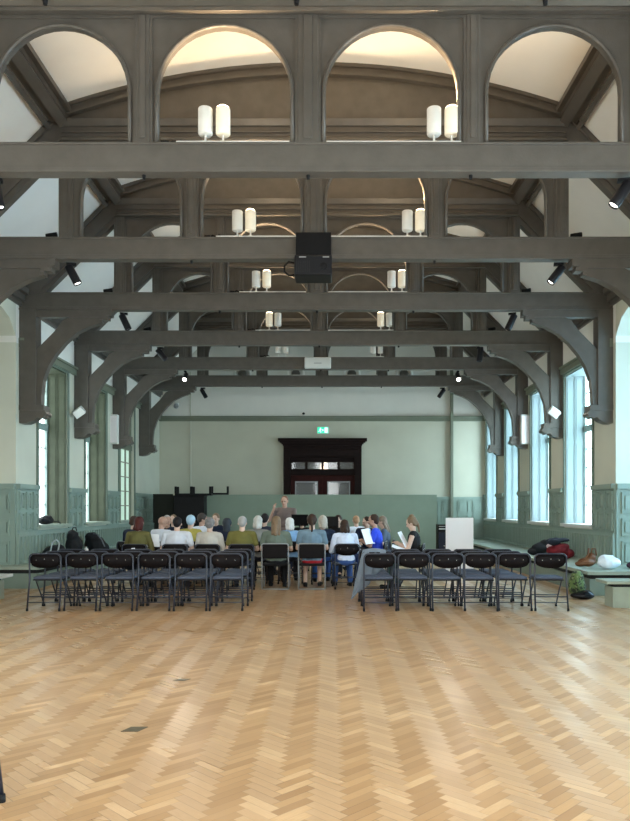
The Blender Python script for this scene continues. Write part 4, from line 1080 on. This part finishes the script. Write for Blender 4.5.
# white board and black trolley
t = thing('foam_board', 'white rectangular board standing upright on the floor at right', 'board', (px(459.5, 16.0), 16.0, 0))
m = MB(); m.box(-.305, .305, -.012, .012, .02, 1.23); m.build('panel', M['board'], t, bevel=.003)
for s in (-1, 1):
    m = MB(); m.box(s * .22 - .02, s * .22 + .02, -.02, .30, 0, .03); m.bar((s * .22, .28, .02), (s * .22, .02, .55), .02, .02); m.build('stand', M['grey'], t)
t = thing('equipment_rack', 'narrow black equipment rack between the green screen and the white board', 'rack', (px(443, 20.5), 20.5, 0))
m = MB(); m.box(-.17, .17, -.2, .2, .04, .98); m.build('rack_body', M['black'], t, bevel=.01)
for k, z in enumerate((.93, .86)):
    m = MB(); m.box(-.15, .15, -.212, -.2, z - .012, z + .012); m.build('rack_rail', M['whitebox'] if k == 1 else M['grey'], t)
m = MB(); m.box(-.15, .15, -.207, -.2, .12, .76); m.build('rack_door', cloth('dark navy panel', (.01, .014, .03), .4), t)
m = MB(); m.ell((.0, -.215, .38), (.015, .012, .015)); m.build('knob', M['chrome'], t)
# dark stack on the left in front of the far wall
Ys = 21.6
x0, x1 = px(174, Ys), px(204, Ys)
def zpx(y, Y): return CH + (508 - y) / K(Y)
t = thing('piano', 'large black upright piano standing before the far wall at left', 'piano', ((x0 + x1) / 2, Ys, 0))
hw = (x1 - x0) / 2; H_ = 1.80
m = MB(); m.box(-hw, hw, 0, .5, .04, H_); m.box(-hw, hw, -.26, 0, .62, .76); m.box(-hw - .02, hw + .02, -.02, .52, H_, H_ + .03); m.build('case', M['black'], t, bevel=.01)
m = MB(); m.box(-hw + .05, hw - .05, -.24, -.03, .76, .78); m.build('key_lid', M['blackmetal'], t)
for s in (-1, 1): m = MB(); m.box(s * (hw - .04) - .03, s * (hw - .04) + .03, -.24, -.18, 0, .62); m.build('leg', M['black'], t)
t = thing('cabinet', 'dark low cabinet in the far left corner beside the black piano', 'cabinet', (px(167, 22.3), 22.3, 0))
m = MB(); m.box(-.35, .25, -.2, .3, .02, 1.84); m.build('cabinet_body', cloth('dark brown board', (.012, .014, .010), .6), t, bevel=.01)
m = MB(); m.box(-.38, .23, -.215, -.2, 1.0, 1.88); m.build('door', cloth('dark brown board', (.012, .014, .010), .6), t)
# upturned low stools with short uprights on top
for i, (xa, xb) in enumerate(((175, 193), (191, 212), (211, 229))):
    Yt = 21.8 if i < 2 else 22.9
    zt = (H_ + .03) if i < 2 else 1.88
    if i == 2: Yt = 23.5 * SYA
    xc_, hw = px((xa + xb) / 2, Yt), (xb - xa) / 2 / K(Yt) - .01
    lb = ('leftmost of three upturned black frames on the piano', 'middle upturned black frame, partly over the green screen edge', 'right upturned black frame on top of the green screen')[i]
    t = thing('upturned_stool', lb, 'stool', (xc_, Yt, zt), 0, 'upturned black frames')
    m = MB(); m.box(-hw, hw, -.1 if i < 2 else -.05, .25 if i < 2 else .05, .0, .06); m.build('seat', M['black'], t, bevel=.008)
    for s in (-1, 1):
        for yy in ((-.08, .22) if i < 2 else (0,)):
            m = MB(); m.box(s * (hw - .03) - .035, s * (hw - .03) + .035, yy - .02, yy + .02, .06, .27); m.build('leg', M['black'], t)

# jacket draped over the left chair of the right block (second row)
me = None
Xc, Yc = CX + (379 - 330) / 71, 10.375 + .52
m = MB(); n = 20; q = 9
rowsv = []
for i in range(n + 1):
    u_ = i / n
    row = []
    for j in range(q + 1):
        v_ = j / q
        x = -.10 - .30 * u_ * (.35 + .65 * v_) + .02 * math.sin(u_ * 14) * v_ + .24 * (1 - u_) 
        z = .825 + .03 * math.sin(u_ * 3) * (1 - v_) - v_ * (.12 + .62 * u_ ** .7)
        y = -.20 - .05 * v_ - .02 * math.sin(u_ * 18) * v_
        row.append((x, y, z))
    rowsv.append(row)
vs = [p for r in rowsv for p in r]; N1 = len(vs)
fs = []
for i in range(n):
    for j in range(q): a = i * (q + 1) + j; fs.append((a, a + 1, a + q + 2, a + q + 1))
m.add(vs, fs)
dn = m.build('draped_jacket', cloth('faded denim', (.13, .16, .20)), None, True)
so = dn.modifiers.new('s', 'SOLIDIFY'); so.thickness = .012
dn.location = (Xc, Yc, 0); tag(dn, 'faded denim jacket draped over the chair at the left end of the right block', 'jacket')

# floor sockets
for x, y, sx_, sy_, lb in ((134.5, 729.5, .11, .10, 'nearer of two small dark lids set in the parquet'), (182, 680, .10, .07, 'farther of two small dark lids set in the parquet')):
    k = (y - 508) / CH
    X, Y = at(x, k)
    m = MB(); a, b = sx_ / 2, sy_ / 2; sk = .02
    m.prism([(-a - sk, -b), (a - sk, -b), (a + sk, b), (-a + sk, b)], 0, .003, 'z'); o = m.build('floor_socket_lid', M['sock']); o.location = (X, Y, 0)
    tag(o, lb, 'floor lid', 'lids in the parquet')

# ------------------------------------------------------------------ light
def area(name, loc, rot, sx_, sy_, e, col):
    ld = bpy.data.lights.new(name, 'AREA'); ld.shape = 'RECTANGLE'; ld.size = sx_; ld.size_y = sy_; ld.energy = e; ld.color = col
    o = bpy.data.objects.new(name, ld); COL.objects.link(o); o.location = loc; o.rotation_euler = rot
    return o
def win_area(sx, X, a, b, z0, z1, e, col):
    # area lamp added at an out-of-view window to supplement the pane's daylight
    area('daylight', w(sx * X, (a + b) / 2, (z0 + z1) / 2), (0, R(90 * sx), 0), (z1 - z0) * SA, (b - a) * SYA, e, col)
DAY = (.72, .88, 1.0)
for i, (a, b, z0, z1) in enumerate(RW):
    if a < 8: win_area(1, 6.30, a + .1, b - .1, z0, z1, 180, DAY)
for i, (a, b, z0, z1) in enumerate(LW):
    if a < 8: win_area(-1, 6.36, a + .1, b - .1, z0, z1, 130, (1.0, .95, .84))
# tall unseen windows behind the camera, with area lamps added for fill
ew = A()
for x in (-3.4, 0, 3.4):
    ew.box(x - 1.0, x - .9, YB, YB + .06, 1.6, 6.4); ew.box(x + .9, x + 1.0, YB, YB + .06, 1.6, 6.4); ew.box(x - 1, x + 1, YB, YB + .06, 6.3, 6.4); ew.box(x - 1, x + 1, YB, YB + .06, 1.5, 1.6)
    area('daylight', w(x, YB + .15, 3.95), (R(90), 0, 0), 1.8 * SA, 4.6 * SA, 150, (.98, .97, .96))
ewr = struct(ew.build('window_%d' % wn_, M['frame']))
g = A()
for x in (-3.4, 0, 3.4): g.box(x - .9, x + .9, YB, YB + .03, 1.6, 6.3)
g.build('glass_pane', M['win_l'], ewr)
# point lamp added behind the doors along with the glowing globe
ld = bpy.data.lights.new('corridor', 'POINT'); ld.energy = 25; ld.color = (1, .75, .5); ld.shadow_soft_size = .15
o = bpy.data.objects.new('added_corridor_light', ld); COL.objects.link(o); o.location = w(.03, YF + 1.2, 3.0)

wd = bpy.data.worlds.new('World'); bpy.context.scene.world = wd; wd.use_nodes = True
wd.node_tree.nodes['Background'].inputs[0].default_value = (.75, .85, 1, 1); wd.node_tree.nodes['Background'].inputs[1].default_value = 1.0

# ------------------------------------------------------------------ camera
cam = bpy.data.cameras.new('camera'); co = bpy.data.objects.new('camera', cam); COL.objects.link(co)
co.location = (CX, 0, CH); co.rotation_euler = (R(90), 0, 0)
cam.sensor_fit = 'HORIZONTAL'; cam.sensor_width = 36; cam.lens = FPX * 36 / 630
cam.shift_x = -15 / 630; cam.shift_y = 97.5 / 630; cam.clip_start = .05; cam.clip_end = 200
sc = bpy.context.scene; sc.camera = co
sc.view_settings.view_transform = 'Standard'; sc.view_settings.look = 'None'; sc.view_settings.gamma = 1; sc.view_settings.use_curve_mapping = False
sc.view_settings.exposure = 0.1
sc.cycles.use_denoising = True
sc.cycles.max_bounces = 10; sc.cycles.diffuse_bounces = 6
sc.cycles.sample_clamp_indirect = 6
